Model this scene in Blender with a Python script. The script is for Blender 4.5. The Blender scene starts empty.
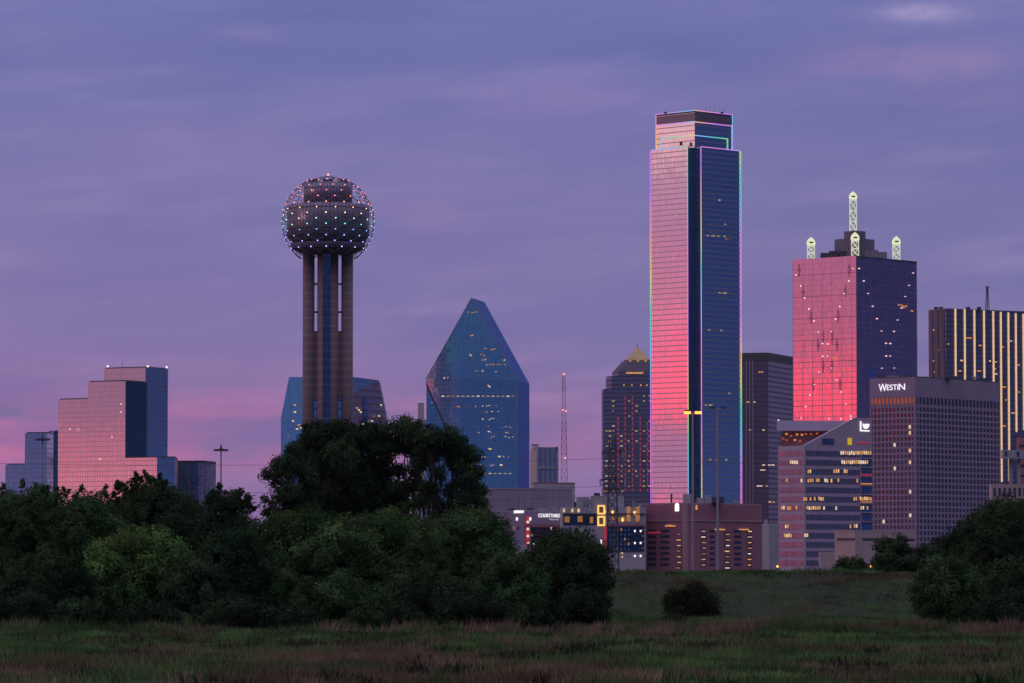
import bpy, bmesh, math, random
import numpy as np
from mathutils import Vector, Matrix
R_ = math.radians
S = bpy.context.scene
COL = S.collection
# ------------------------------------------------------------------ camera
F = 4200.0
CAMH = 5.0
HAZE = 0.7e-5
PITCH = math.atan(233.5 / F)
cam_d = bpy.data.cameras.new("camera")
cam_d.sensor_width = 36.0
cam_d.lens = 36.0 * F / 1024.0
cam_d.clip_start = 1.0
cam_d.clip_end = 60000.0
cam = bpy.data.objects.new("camera", cam_d)
COL.objects.link(cam)
cam.location = (0, 0, CAMH)
cam.rotation_euler = (math.pi / 2 + PITCH, 0, 0)
S.camera = cam
S.render.resolution_x, S.render.resolution_y = 1024, 683
S.view_settings.view_transform = 'Standard'
S.view_settings.look = 'None'
S.view_settings.exposure = 0.0
S.view_settings.gamma = 1.0
S.cycles.use_denoising = True
S.cycles.max_bounces = 6
S.cycles.volume_bounces = 0
S.cycles.caustics_reflective = False
S.cycles.caustics_refractive = False
S.cycles.sample_clamp_indirect = 3.0


def lin(c):
    def g(v):
        v = v / 255.0
        return v / 12.92 if v <= 0.04045 else ((v + 0.055) / 1.055) ** 2.4
    return tuple(g(v) for v in c) + (1.0,)


class NT:
    """small node helper"""
    def __init__(self, tree):
        self.t = tree
        self.n = tree.nodes
        self.l = tree.links

    def new(self, typ, **kw):
        n = self.n.new(typ)
        for k, v in kw.items():
            setattr(n, k, v)
        return n

    def put(self, sock, v):
        if v is None:
            return
        if hasattr(v, 'is_linked'):
            self.l.new(v, sock)
        else:
            sock.default_value = v

    def math(self, op, a, b=None, c=None):
        n = self.new('ShaderNodeMath', operation=op)
        self.put(n.inputs[0], a)
        self.put(n.inputs[1], b)
        self.put(n.inputs[2], c)
        return n.outputs[0]

    def vmath(self, op, a, b=None, out=0):
        n = self.new('ShaderNodeVectorMath', operation=op)
        self.put(n.inputs[0], a)
        self.put(n.inputs[1], b)
        return n.outputs[out]

    def vscale(self, a, s):
        n = self.new('ShaderNodeVectorMath', operation='SCALE')
        self.put(n.inputs[0], a)
        self.put(n.inputs['Scale'], s)
        return n.outputs[0]

    def mix(self, f, a, b, typ='MIX'):
        n = self.new('ShaderNodeMix', data_type='RGBA', blend_type=typ)
        self.put(n.inputs[0], f)
        self.put(n.inputs[6], a)
        self.put(n.inputs[7], b)
        return n.outputs[2]

    def smooth(self, v, a, b):
        n = self.new('ShaderNodeMapRange', interpolation_type='SMOOTHSTEP')
        self.put(n.inputs[0], v)
        n.inputs[1].default_value = a
        n.inputs[2].default_value = b
        return n.outputs[0]

    def ramp(self, v, stops, interp='LINEAR'):
        n = self.new('ShaderNodeValToRGB')
        cr = n.color_ramp
        cr.interpolation = interp
        while len(cr.elements) > 1:
            cr.elements.remove(cr.elements[0])
        cr.elements[0].position = stops[0][0]
        cr.elements[0].color = stops[0][1]
        for p, c in stops[1:]:
            e = cr.elements.new(p)
            e.color = c
        self.put(n.inputs[0], v)
        return n.outputs[0]

    def noise(self, vec, scale, detail=3.0, rough=0.5):
        n = self.new('ShaderNodeTexNoise')
        self.put(n.inputs['Vector'], vec)
        n.inputs['Scale'].default_value = scale
        n.inputs['Detail'].default_value = detail
        n.inputs['Roughness'].default_value = rough
        return n.outputs[0]


# ------------------------------------------------------------------ world: dusk sky, afterglow in the west (-X)
SUN_AZ, SUN_EL = -104.0, 14.0
W = bpy.data.worlds.new("World")
S.world = W
W.use_nodes = True
W.node_tree.nodes.clear()
k = NT(W.node_tree)
tc = k.new('ShaderNodeTexCoord')
dirv = k.vmath('NORMALIZE', tc.outputs['Generated'])
sp = k.new('ShaderNodeSeparateXYZ')
k.put(sp.inputs[0], dirv)
dx, dy, dz = sp.outputs
hyp = k.math('SQRT', k.math('ADD', k.math('MULTIPLY', dx, dx), k.math('MULTIPLY', dy, dy)))
tan_e = k.math('DIVIDE', dz, k.math('MAXIMUM', hyp, 0.001))
az = k.math('MULTIPLY', k.math('ARCTAN2', dx, dy), 57.29578)
shear = k.new('ShaderNodeCombineXYZ')
k.put(shear.inputs[0], dx)
k.put(shear.inputs[1], dy)
k.put(shear.inputs[2], k.math('SUBTRACT', dz, k.math('MULTIPLY', dx, 0.06)))
stretch = k.vmath('MULTIPLY', shear.outputs[0], (9.0, 9.0, 58.0))
n1 = k.noise(stretch, 1.0, 6.0, 0.55)
stretch2 = k.vmath('ADD', k.vmath('MULTIPLY', shear.outputs[0], (24.0, 24.0, 150.0)), (3.1, 7.7, 1.3))
n2 = k.noise(stretch2, 1.0, 5.0, 0.55)
t0 = k.math('MULTIPLY', tan_e, 7.0)          # 0..1 = 0..600 pixels above the horizon of this lens
wob = k.math('MULTIPLY', k.math('SUBTRACT', n1, 0.5), 0.055)
t = k.math('ADD', t0, wob)
P = lambda px, c: (px / 600.0, lin(c))
FL = k.ramp(t, [P(0, (138, 108, 155)), P(100, (136, 108, 156)), P(165, (139, 110, 160)), P(240, (130, 115, 165)),
                P(375, (126, 118, 168)), P(470, (117, 116, 169)), P(590, (107, 112, 169))])
FR = k.ramp(t, [P(0, (130, 108, 155)), P(120, (126, 110, 159)), P(245, (121, 114, 163)), P(375, (114, 112, 163)),
                P(590, (110, 113, 170))])
EA = k.ramp(t, [P(0, (44, 64, 112)), P(60, (26, 58, 114)), P(160, (12, 42, 96)), P(300, (12, 38, 92)), P(430, (16, 38, 92)), P(600, (44, 52, 105))])
SO = k.ramp(t, [P(0, (34, 76, 128)), P(110, (30, 70, 126)), P(200, (28, 62, 116)), P(280, (34, 68, 120)), P(420, (50, 82, 132)), P(600, (62, 90, 140))])
W1 = k.ramp(t, [P(0, (190, 100, 140)), P(62, (236, 116, 152)), P(78, (214, 112, 152)), P(88, (158, 112, 156)), P(140, (156, 108, 152)),
                P(148, (190, 104, 140)), (156 / 600.0, tuple(v * 1.15 for v in lin((255, 88, 120))[:3]) + (1.0,)), (205 / 600.0, tuple(v * 1.12 for v in lin((255, 90, 126))[:3]) + (1.0,)), P(240, (240, 100, 142)), P(275, (194, 110, 148)),
                P(340, (184, 118, 156)), P(395, (190, 136, 164)), P(440, (222, 172, 182)), P(600, (170, 140, 175))])
X = lambda px, c, g_: (px / 600.0, tuple(v * g_ for v in lin(c)[:3]) + (1.0,))
W3 = k.ramp(t, [P(0, (190, 100, 140)), P(62, (226, 112, 150)), P(88, (170, 110, 150)), P(140, (200, 100, 140)), X(152, (255, 92, 122), 1.15), X(188, (255, 92, 122), 1.1),
                P(206, (226, 104, 140)), P(228, (184, 112, 150)), P(300, (168, 116, 158)), P(400, (170, 124, 162)), P(600, (150, 130, 172))])
W2 = k.ramp(t, [P(0, (205, 120, 146)), P(60, (210, 122, 146)), P(100, (204, 114, 140)), P(134, (190, 102, 130)), P(148, (152, 96, 130)),
                P(205, (130, 92, 128)), P(300, (126, 98, 138)), P(600, (120, 112, 160))])
c = k.mix(k.smooth(az, -7.0, 7.0), FL, FR)
# broken rose cloud low over the left horizon, fading to the right
rose = k.math('MULTIPLY', k.smooth(t0, 0.150, 0.215), k.smooth(t0, 0.33, 0.22))
rose = k.math('MULTIPLY', rose, k.smooth(az, 5.0, -8.0))
rose = k.math('MULTIPLY', rose, k.smooth(k.math('ADD', n1, k.math('MULTIPLY', n2, 0.5)), 0.55, 0.95))
c = k.mix(k.math('MULTIPLY', rose, 0.95), c, lin((196, 108, 152)))
c = k.mix(k.smooth(az, 38.0, 62.0), c, EA)
c = k.mix(k.smooth(az, 125.0, 165.0), c, SO)
c = k.mix(k.smooth(az, -38.0, -72.0), c, W1)
c = k.mix(k.smooth(az, -93.5, -97.5), c, W3)
c = k.mix(k.smooth(az, -103.0, -113.0), c, W2)
c = k.mix(k.smooth(az, -130.0, -150.0), c, SO)
# thin stratus streaks
st = k.ramp(n2, [(0.30, (0.93, 0.95, 0.98, 1)), (0.54, (1.0, 1.0, 1.0, 1)), (0.74, (1.18, 1.14, 1.08, 1))])
c = k.mix(1.0, c, st, 'MULTIPLY')
st1 = k.ramp(n1, [(0.28, (0.86, 0.89, 0.96, 1)), (0.50, (1.01, 1.0, 1.0, 1)), (0.72, (1.24, 1.12, 1.06, 1))])
c = k.mix(1.0, c, st1, 'MULTIPLY')
# single clouds: soft lens-shaped banks at their own bearing and height
n3 = k.noise(k.vmath('MULTIPLY', shear.outputs[0], (40.0, 40.0, 130.0)), 1.0, 7.0, 0.62)
for px, py, wx, wy, colr, amp in ((925, 13, 45, 9, (158, 148, 190), .75), (880, 66, 95, 26, (138, 122, 172), .6), (960, 62, 70, 16, (140, 124, 170), .5), (472, 92, 34, 6, (150, 134, 182), .6), (560, 98, 150, 22, (132, 120, 174), .6),
                                  (250, 34, 40, 9, (136, 126, 176), .6), (120, 58, 110, 20, (118, 112, 168), .5), (700, 50, 120, 26, (98, 104, 164), .55), (400, 60, 130, 22, (102, 106, 166), .5), (90, 215, 120, 26, (112, 108, 164), .5),
                                  (200, 135, 120, 18, (136, 122, 172), .5), (960, 150, 90, 24, (104, 106, 160), .5), (430, 215, 50, 22, (140, 120, 170), .5), (800, 290, 120, 40, (118, 108, 160), .4), (20, 412, 60, 7, (116, 106, 152), .9),
                                  (250, 455, 50, 14, (128, 108, 156), .7), (600, 150, 160, 16, (118, 112, 166), .4), (1000, 100, 60, 12, (132, 118, 168), .5)):
    a0 = math.degrees(math.atan((px - 512) / F))
    e1 = k.math('POWER', k.math('DIVIDE', k.math('SUBTRACT', az, a0), wx / F * 57.3), 2.0)
    e2 = k.math('POWER', k.math('DIVIDE', k.math('SUBTRACT', t0, (575 - py) / 600), wy / 600), 2.0)
    gm = k.math('EXPONENT', k.math('MULTIPLY', k.math('ADD', e1, e2), -1.0))
    gm = k.math('MULTIPLY', gm, k.math('MULTIPLY', k.smooth(n3, 0.30, 0.68), amp * 1.5))
    c = k.mix(k.math('MINIMUM', gm, 0.9), c, lin(colr))
# broken cloud bars in the western afterglow
n4 = k.noise(k.vmath('MULTIPLY', shear.outputs[0], (11.0, 11.0, 210.0)), 1.0, 5.0, 0.6)
bars = k.math('MULTIPLY', k.smooth(n4, 0.54, 0.68), k.math('MULTIPLY', k.smooth(az, -55.0, -75.0), k.smooth(az, -150.0, -125.0)))
c = k.mix(k.math('MULTIPLY', bars, 0.42), c, lin((168, 118, 158)))
# unseen upper sky, brightened to a paler lilac as ambient fill
c = k.mix(k.smooth(dz, 0.20, 0.72), c, (0.66, 0.60, 0.92, 1))
c = k.mix(k.smooth(dz, -0.002, -0.02), c, (0.02, 0.022, 0.02, 1))
bg = k.new('ShaderNodeBackground')
k.put(bg.inputs[0], c)
bg.inputs[1].default_value = 1.05
sky = k.new('ShaderNodeTexSky', sky_type='NISHITA')
sky.sun_disc = False
sky.sun_elevation = R_(SUN_EL)
sky.sun_rotation = R_(SUN_AZ)
bg2 = k.new('ShaderNodeBackground')
k.put(bg2.inputs[0], sky.outputs[0])
bg2.inputs[1].default_value = 0.0006
ad = k.new('ShaderNodeAddShader')
k.l.new(bg.outputs[0], ad.inputs[0])
k.l.new(bg2.outputs[0], ad.inputs[1])
wo = k.new('ShaderNodeOutputWorld')
k.l.new(ad.outputs[0], wo.inputs[0])

sun_d = bpy.data.lights.new("sun", 'SUN')
sun_d.energy = 0.30
sun_d.angle = R_(6.0)
sun_d.color = (1.0, 0.50, 0.48)
sun = bpy.data.objects.new("sun", sun_d)
COL.objects.link(sun)
sv = Vector((math.sin(R_(SUN_AZ)) * math.cos(R_(SUN_EL)), math.cos(R_(SUN_AZ)) * math.cos(R_(SUN_EL)), math.sin(R_(SUN_EL))))
sun.rotation_euler = sv.to_track_quat('Z', 'Y').to_euler()
sun.location = (-300, 100, 400)


# ------------------------------------------------------------------ measuring helpers
def ray(px, py):
    u, v = (px - 512) / F, (341.5 - py) / F
    cp, spn = math.cos(PITCH), math.sin(PITCH)
    return Vector((u, cp - v * spn, spn + v * cp))


def at(px, py, Y):
    d = ray(px, py)
    return Vector((0, 0, CAMH)) + d * (Y / d.y)


def corner_box(L, N, R, py, Y, theta=45.0):
    """four corners (left, near, right, back) of a rectangular footprint whose near corner stands Y metres off"""
    n = at(N, py, Y)
    th = R_(theta)
    c_, s_ = math.cos(th), math.sin(th)
    rl = ray(L, py).x / ray(L, py).y
    rr = ray(R, py).x / ray(R, py).y
    a = (n.x - rl * Y) / (c_ + rl * s_)
    b = (rr * Y - n.x) / (s_ - rr * c_)
    nv = Vector((n.x, n.y))
    l = nv + Vector((-c_, s_)) * a
    r = nv + Vector((s_, c_)) * b
    return [l, nv, r, l + r - nv], n.z


def on_face(P_, Q_, px, py):
    """u (metres from P) and z where the sight line meets the vertical plane PQ"""
    t_ = (Q_ - P_).normalized()
    n_ = Vector((t_.y, -t_.x))
    d = ray(px, py)
    s_ = P_.dot(n_) / (d.x * n_.x + d.y * n_.y)
    w = Vector((d.x * s_, d.y * s_))
    return (w - P_).dot(t_), CAMH + d.z * s_


# ------------------------------------------------------------------ mesh helpers
class MB:
    def __init__(self):
        self.v, self.f, self.m = [], [], []

    def poly(self, pts, mi=0):
        b = len(self.v)
        self.v += [tuple(p) for p in pts]
        self.f.append(tuple(range(b, b + len(pts))))
        self.m.append(mi)

    def prism(self, fp, z0, z1, mi=0, fp2=None, cap=True):
        fp2 = fp2 or fp
        n = len(fp)
        b = len(self.v)
        self.v += [(p[0], p[1], z0) for p in fp] + [(p[0], p[1], z1) for p in fp2]
        for i in range(n):
            j = (i + 1) % n
            self.f.append((b + i, b + j, b + n + j, b + n + i))
            self.m.append(mi)
        if cap:
            self.f.append(tuple(b + n + i for i in range(n)))
            self.f.append(tuple(b + i for i in reversed(range(n))))
            self.m += [mi, mi]

    def box(self, c, s, mi=0, ax=None):
        """centre, full sizes, optional 2-D x axis"""
        ax = Vector(ax).normalized() if ax is not None else Vector((1, 0))
        ay = Vector((-ax.y, ax.x))
        c2 = Vector((c[0], c[1]))
        hx, hy = s[0] / 2, s[1] / 2
        fp = [c2 - ax * hx - ay * hy, c2 + ax * hx - ay * hy, c2 + ax * hx + ay * hy, c2 - ax * hx + ay * hy]
        self.prism(fp, c[2] - s[2] / 2, c[2] + s[2] / 2, mi)

    def panel(self, P_, Q_, u0, u1, z0, z1, out0, out1, mi=0):
        """a box standing on the face PQ from out0 to out1 metres in front of it"""
        t_ = (Q_ - P_).normalized()
        n_ = Vector((t_.y, -t_.x))
        a, b = P_ + t_ * u0, P_ + t_ * u1
        self.prism([a + n_ * out1, b + n_ * out1, b + n_ * out0, a + n_ * out0], z0, z1, mi)

    def tube(self, pts, rad, n=6, mi=0):
        pts = [Vector(p) for p in pts]
        if not hasattr(rad, '__len__'):
            rad = [rad] * len(pts)
        rings = []
        for i, p in enumerate(pts):
            d = (pts[min(i + 1, len(pts) - 1)] - pts[max(i - 1, 0)]).normalized()
            a = d.cross(Vector((0, 0, 1)) if abs(d.z) < 0.9 else Vector((0, 1, 0))).normalized()
            b = d.cross(a)
            st_ = len(self.v)
            for j in range(n):
                an = 2 * math.pi * j / n
                self.v.append(tuple(p + (a * math.cos(an) + b * math.sin(an)) * rad[i]))
            rings.append(st_)
        for r0, r1 in zip(rings, rings[1:]):
            for j in range(n):
                self.f.append((r0 + j, r1 + j, r1 + (j + 1) % n, r0 + (j + 1) % n))
                self.m.append(mi)
        self.f.append(tuple(rings[0] + j for j in range(n)))
        self.f.append(tuple(rings[-1] + j for j in reversed(range(n))))
        self.m += [mi, mi]

    def lathe(self, c, prof, n=32, mi=0, cap=True):
        """profile of (radius, z) from bottom to top round the vertical axis through c"""
        b = len(self.v)
        for r, z in prof:
            for j in range(n):
                an = 2 * math.pi * j / n
                self.v.append((c[0] + r * math.cos(an), c[1] + r * math.sin(an), z))
        for i in range(len(prof) - 1):
            for j in range(n):
                self.f.append((b + i * n + j, b + i * n + (j + 1) % n, b + (i + 1) * n + (j + 1) % n, b + (i + 1) * n + j))
                self.m.append(mi)
        if cap:
            self.f.append(tuple(b + j for j in reversed(range(n))))
            self.f.append(tuple(b + (len(prof) - 1) * n + j for j in range(n)))
            self.m += [mi, mi]

    def ball(self, c, r, n=8):
        self.lathe(c, [(r * math.cos(a), c[2] + r * math.sin(a)) for a in [(-0.48 + 0.96 * i / 6) * math.pi for i in range(7)]], n)

    def build(self, name, mats, parent=None, smooth=False):
        me = bpy.data.meshes.new(name)
        off = Vector(parent.get('_o', (0, 0, 0))) if parent is not None else Vector((0, 0, 0))
        me.from_pydata([(x - off.x, y - off.y, z - off.z) for x, y, z in self.v], [], self.f)
        if not isinstance(mats, (list, tuple)):
            mats = [mats]
        for m_ in mats:
            me.materials.append(m_)
        me.polygons.foreach_set('material_index', self.m)
        if smooth:
            me.polygons.foreach_set('use_smooth', [len(f) <= 4 for f in self.f])
        me.update()
        uv = me.uv_layers.new(name='metres')
        dat = np.zeros(len(me.loops) * 2, dtype=np.float32)
        vs = me.vertices
        for p in me.polygons:
            n_ = p.normal
            if abs(n_.z) > 0.97:
                t_, b_ = Vector((1, 0, 0)), Vector((0, 1, 0))
            else:
                t_ = Vector((0, 0, 1)).cross(n_).normalized()
                b_ = n_.cross(t_)
            o_ = vs[p.vertices[0]].co
            for li in p.loop_indices:
                co = vs[me.loops[li].vertex_index].co
                dat[2 * li] = (co - o_).dot(t_)
                dat[2 * li + 1] = co.z if abs(n_.z) < 0.3 else co.dot(b_)
        uv.data.foreach_set('uv', dat)
        o = bpy.data.objects.new(name, me)
        COL.objects.link(o)
        if parent is not None:
            o.parent = parent
            o['_o'] = tuple(off)
        return o


def tag(o, label=None, cat=None, group=None, kind=None):
    if label:
        o['label'] = label
    if cat:
        o['category'] = cat
    if group:
        o['group'] = group
    if kind:
        o['kind'] = kind
    return o


def thing(name, label, cat, loc, group=None):
    o = bpy.data.objects.new(name, None)
    COL.objects.link(o)
    o.location = loc
    o.empty_display_size = 1.0
    o['_o'] = tuple(loc)
    return tag(o, label, cat, group)


def from_arrays(name, V, Fc, mat, parent=None, cols=None, smooth=False):
    """quads or triangles from numpy arrays, with an optional colour per face"""
    me = bpy.data.meshes.new(name)
    nv, nf, kf = len(V), len(Fc), Fc.shape[1]
    me.vertices.add(nv)
    me.vertices.foreach_set('co', V.astype(np.float32).ravel())
    me.loops.add(nf * kf)
    me.loops.foreach_set('vertex_index', Fc.astype(np.int32).ravel())
    me.polygons.add(nf)
    me.polygons.foreach_set('loop_start', np.arange(0, nf * kf, kf, dtype=np.int32))
    if cols is not None:
        ca = me.color_attributes.new('tone', 'FLOAT_COLOR', 'CORNER')
        cc = np.ones((nf, kf, 4), dtype=np.float32)
        cc[:, :, :3] = cols[:, None, :]
        ca.data.foreach_set('color', cc.ravel())
    me.update(calc_edges=True)
    me.materials.append(mat)
    if smooth:
        me.polygons.foreach_set('use_smooth', np.ones(nf, dtype=bool))
    o = bpy.data.objects.new(name, me)
    COL.objects.link(o)
    if parent is not None:
        o.parent = parent
    return o


# ------------------------------------------------------------------ materials
def new_mat(name):
    m_ = bpy.data.materials.new(name)
    m_.use_nodes = True
    m_.node_tree.nodes.clear()
    kk = NT(m_.node_tree)
    out = kk.new('ShaderNodeOutputMaterial')
    return m_, kk, out


def principled(kk, out, **kw):
    b = kk.new('ShaderNodeBsdfPrincipled')
    for a, v in kw.items():
        kk.put(b.inputs[a.replace('_', ' ')], v)
    kk.l.new(b.outputs[0], out.inputs[0])
    return b


def matte(name, col, rough=0.8, var=0.18, scale=0.08, metal=0.0, streak=True):
    """painted, cast or stone surface with weathering"""
    m_, kk, out = new_mat(name)
    tc_ = kk.new('ShaderNodeTexCoord')
    v = kk.vmath('MULTIPLY', tc_.outputs['Object'], (1, 1, 0.25 if streak else 1))
    n = kk.noise(v, scale, 5.0, 0.6)
    nf = kk.noise(tc_.outputs['Object'], scale * 9, 3.0)
    f = kk.math('ADD', kk.math('MULTIPLY', n, 0.7), kk.math('MULTIPLY', nf, 0.3))
    a = tuple(x * (1 - var * 1.6) for x in col[:3]) + (1,)
    b = tuple(min(1, x * (1 + var * 1.6)) for x in col[:3]) + (1,)
    principled(kk, out, Base_Color=kk.ramp(f, [(0.3, a), (0.7, b)]), Roughness=rough, Metallic=metal)
    return m_


def grid_mask(kk, pw, ph, lw, lh):
    uv = kk.new('ShaderNodeUVMap')
    uv.uv_map = 'metres'
    s_ = kk.new('ShaderNodeSeparateXYZ')
    kk.put(s_.inputs[0], uv.outputs[0])
    u, v = kk.math('DIVIDE', s_.outputs[0], pw), kk.math('DIVIDE', s_.outputs[1], ph)
    fu, fv = kk.math('FRACT', u), kk.math('FRACT', v)
    mu = kk.math('LESS_THAN', fu, lw / pw) if lw else 0.0
    mv = kk.math('LESS_THAN', fv, lh / ph) if lh else 0.0
    cell = kk.new('ShaderNodeCombineXYZ')
    kk.put(cell.inputs[0], kk.math('FLOOR', u))
    kk.put(cell.inputs[1], kk.math('FLOOR', v))
    wn = kk.new('ShaderNodeTexWhiteNoise', noise_dimensions='2D')
    kk.put(wn.inputs['Vector'], cell.outputs[0])
    return mu, mv, wn, s_


def glass(name, tint, pane=(1.6, 3.9), lw=0.16, lh=0.6, frame=(0.03, 0.035, 0.05), vframe=None, tilt=0.006, rough=0.05, metal=0.92, var=0.1, coarse=None, hmul=1.0, edge=None, vmul=0.75):
    """coated curtain-wall glass: every pane sits a hair off plane, floors show as spandrel lines"""
    m_, kk, out = new_mat(name)
    mu, mv, wn, s_ = grid_mask(kk, pane[0], pane[1], lw, lh)
    geo = kk.new('ShaderNodeNewGeometry')
    tl = kk.vscale(kk.vmath('SUBTRACT', wn.outputs['Color'], (0.5, 0.5, 0.5)), tilt)
    wav = kk.new('ShaderNodeTexNoise')
    wav.inputs['Scale'].default_value = 0.11
    wav.inputs['Detail'].default_value = 2.0
    tco = kk.new('ShaderNodeTexCoord')
    kk.put(wav.inputs['Vector'], tco.outputs['Object'])
    wv = kk.vscale(kk.vmath('SUBTRACT', wav.outputs['Color'], (0.5, 0.5, 0.5)), tilt * 1.2)
    nrm = kk.vmath('NORMALIZE', kk.vmath('ADD', kk.vmath('ADD', geo.outputs['Normal'], tl), wv))
    val = kk.math('ADD', 1.0 - var, kk.math('MULTIPLY', wn.outputs['Value'], 2 * var))
    base = kk.vscale(tuple(tint[:3]), val)
    fr = tuple(frame) + (1,)
    col = kk.mix(kk.math('MULTIPLY', mv, hmul), base, fr)
    col = kk.mix(kk.math('MULTIPLY', mu, vmul), col, tuple(vframe or frame) + (1,))
    msk = kk.math('MAXIMUM', kk.math('MULTIPLY', mv, hmul), kk.math('MULTIPLY', mu, vmul))
    if coarse:
        cu, cv = coarse
        for s_out, w_, l_ in ((s_.outputs[0], cu[0], cu[1]), (s_.outputs[1], cv[0], cv[1])):
            if w_:
                mm = kk.math('MULTIPLY', kk.math('LESS_THAN', kk.math('FRACT', kk.math('DIVIDE', s_out, w_)), l_ / w_), 0.5)
                col = kk.mix(mm, col, fr)
                msk = kk.math('MAXIMUM', msk, mm)
    principled(kk, out, Base_Color=col, Roughness=kk.math('ADD', rough, kk.math('MULTIPLY', msk, 0.35)),
               Metallic=kk.math('MULTIPLY', metal, kk.math('SUBTRACT', 1.0, kk.math('MULTIPLY', msk, 0.8))), Normal=nrm,
               **({'Specular_Tint': tuple(edge) + (1,)} if edge else {}))
    return m_


def emit(name, col, strength, vary=0.0):
    m_, kk, out = new_mat(name)
    e = kk.new('ShaderNodeEmission')
    e.inputs[0].default_value = col
    if vary:
        tco = kk.new('ShaderNodeTexCoord')
        oi = kk.new('ShaderNodeObjectInfo')
        v = kk.vmath('ADD', tco.outputs['Object'], oi.outputs['Location'])
        n = kk.noise(v, 0.7, 2.0)
        kk.put(e.inputs[1], kk.math('MULTIPLY', strength, kk.math('ADD', 1 - vary, kk.math('MULTIPLY', n, 2 * vary))))
    else:
        e.inputs[1].default_value = strength
    kk.l.new(e.outputs[0], out.inputs[0])
    m_.cycles.emission_sampling = 'NONE'
    return m_


def rainbow(name, k_, ph):
    """programmable LED tube: hue runs along the height and along the roof edge"""
    m_, kk, out = new_mat(name)
    tco = kk.new('ShaderNodeTexCoord')
    s_ = kk.new('ShaderNodeSeparateXYZ')
    kk.put(s_.inputs[0], tco.outputs['Object'])
    h = kk.math('ADD', kk.math('MULTIPLY', s_.outputs[2], k_), kk.math('MULTIPLY', s_.outputs[0], k_ * 1.7))
    h = kk.math('FRACT', kk.math('ADD', h, ph + 40.0))
    colr = kk.ramp(h, [(0.0, lin((200, 130, 255))), (0.16, lin((240, 140, 225))), (0.33, lin((215, 140, 250))), (0.5, lin((110, 205, 255))), (0.62, lin((90, 225, 190))),
                       (0.74, lin((225, 225, 120))), (0.85, lin((250, 180, 140))), (1.0, lin((225, 130, 240)))])
    e = kk.new('ShaderNodeEmission')
    kk.put(e.inputs[0], colr)
    e.inputs[1].default_value = 0.95
    kk.l.new(e.outputs[0], out.inputs[0])
    m_.cycles.emission_sampling = 'NONE'
    return m_


def foliage(name, transl=0.12):
    m_, kk, out = new_mat(name)
    a = kk.new('ShaderNodeAttribute')
    a.attribute_name = 'tone'
    d = kk.new('ShaderNodeBsdfDiffuse')
    kk.put(d.inputs[0], a.outputs[0])
    tr = kk.new('ShaderNodeBsdfTranslucent')
    kk.put(tr.inputs[0], a.outputs[0])
    mx = kk.new('ShaderNodeMixShader')
    mx.inputs[0].default_value = transl
    kk.l.new(d.outputs[0], mx.inputs[1])
    kk.l.new(tr.outputs[0], mx.inputs[2])
    kk.l.new(mx.outputs[0], out.inputs[0])
    return m_


M = {}
M['leaf'] = foliage('leaf')
M['grass'] = foliage('grass', 0.3)
M['bark'] = matte('bark', (0.05, 0.04, 0.032), 0.95, 0.25, 0.8)
M['concrete'] = matte('concrete', (0.30, 0.27, 0.26), 0.85, 0.12)
M['brown_conc'] = matte('brown_concrete', (0.20, 0.145, 0.135), 0.85, 0.12)
M['mauve'] = matte('mauve_panel', (0.26, 0.22, 0.26), 0.7, 0.08)
M['pale'] = matte('pale_stucco', (0.40, 0.35, 0.36), 0.85, 0.1)
M['grey'] = matte('grey_concrete', (0.33, 0.31, 0.34), 0.85, 0.1)
M['brick'] = matte('red_brick', (0.32, 0.125, 0.155), 0.9, 0.1)
M['brick_lt'] = matte('tan_stone', (0.38, 0.22, 0.23), 0.9, 0.1)
M['beige'] = matte('beige_stone', (0.42, 0.30, 0.28), 0.85, 0.08)
M['dark'] = matte('dark_metal', (0.05, 0.05, 0.06), 0.6, 0.15)
M['roof'] = matte('roof_gravel', (0.12, 0.11, 0.12), 0.95, 0.2)
M['steel'] = matte('galvanised_steel', (0.28, 0.27, 0.29), 0.55, 0.12, 0.5, 0.4)
M['gold'] = matte('gold_cladding', (0.32, 0.22, 0.10), 0.4, 0.15, 0.2, 0.5)
M['hotel_conc'] = matte('hotel_concrete', (0.28, 0.205, 0.285), 0.85, 0.08)
M['winglass'] = glass('window_glass', (0.07, 0.075, 0.12), (1.2, 30), 0.0, 0.0, tilt=0.01, rough=0.12, metal=0.5)
M['ribbon'] = glass('ribbon_glass', (0.26, 0.22, 0.27), (1.45, 60), 0.5, 0.0, frame=(0.34, 0.27, 0.32), tilt=0.012, rough=0.06, metal=0.85)
M['bluedark'] = glass('blue_dark_glass', (0.55, 0.62, 0.8), (1.6, 3.8), 0.2, 0.5, tilt=0.006)
M['navy'] = glass('navy_glass', (0.24, 0.34, 0.46), (1.6, 3.8), 0.2, 0.5, tilt=0.006, hmul=.5)
M['inky'] = glass('inky_glass', (0.07, 0.09, 0.12), (1.6, 3.8), 0.2, 0.5, frame=(.08, .07, .09), tilt=0.02, hmul=.8)
WARM = [emit('lit_warm', lin((255, 208, 150)), 0.85, 0.45), emit('lit_amber', lin((250, 178, 110)), 0.65, 0.45), emit('lit_pale', lin((255, 232, 205)), 0.8, 0.4)]
DIMW = [emit('lit_dim_warm', lin((225, 180, 135)), 0.5, 0.5), emit('lit_dim_amber', lin((220, 150, 110)), 0.42, 0.5), emit('lit_dim_pale', lin((235, 205, 180)), 0.5, 0.5)]
M['amber'] = emit('amber_glow', lin((255, 160, 70)), 0.62, 0.4)
M['orange'] = emit('orange_glow', lin((235, 110, 62)), 0.42, 0.4)
M['redlit'] = emit('red_glow', lin((235, 60, 80)), 0.5, 0.3)
M['redbeacon'] = emit('red_beacon', lin((255, 120, 110)), 3.0)
M['white'] = emit('white_sign_light', lin((250, 244, 255)), 1.15)
M['whitelamp'] = emit('white_lamp', lin((255, 240, 240)), 2.0)
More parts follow.
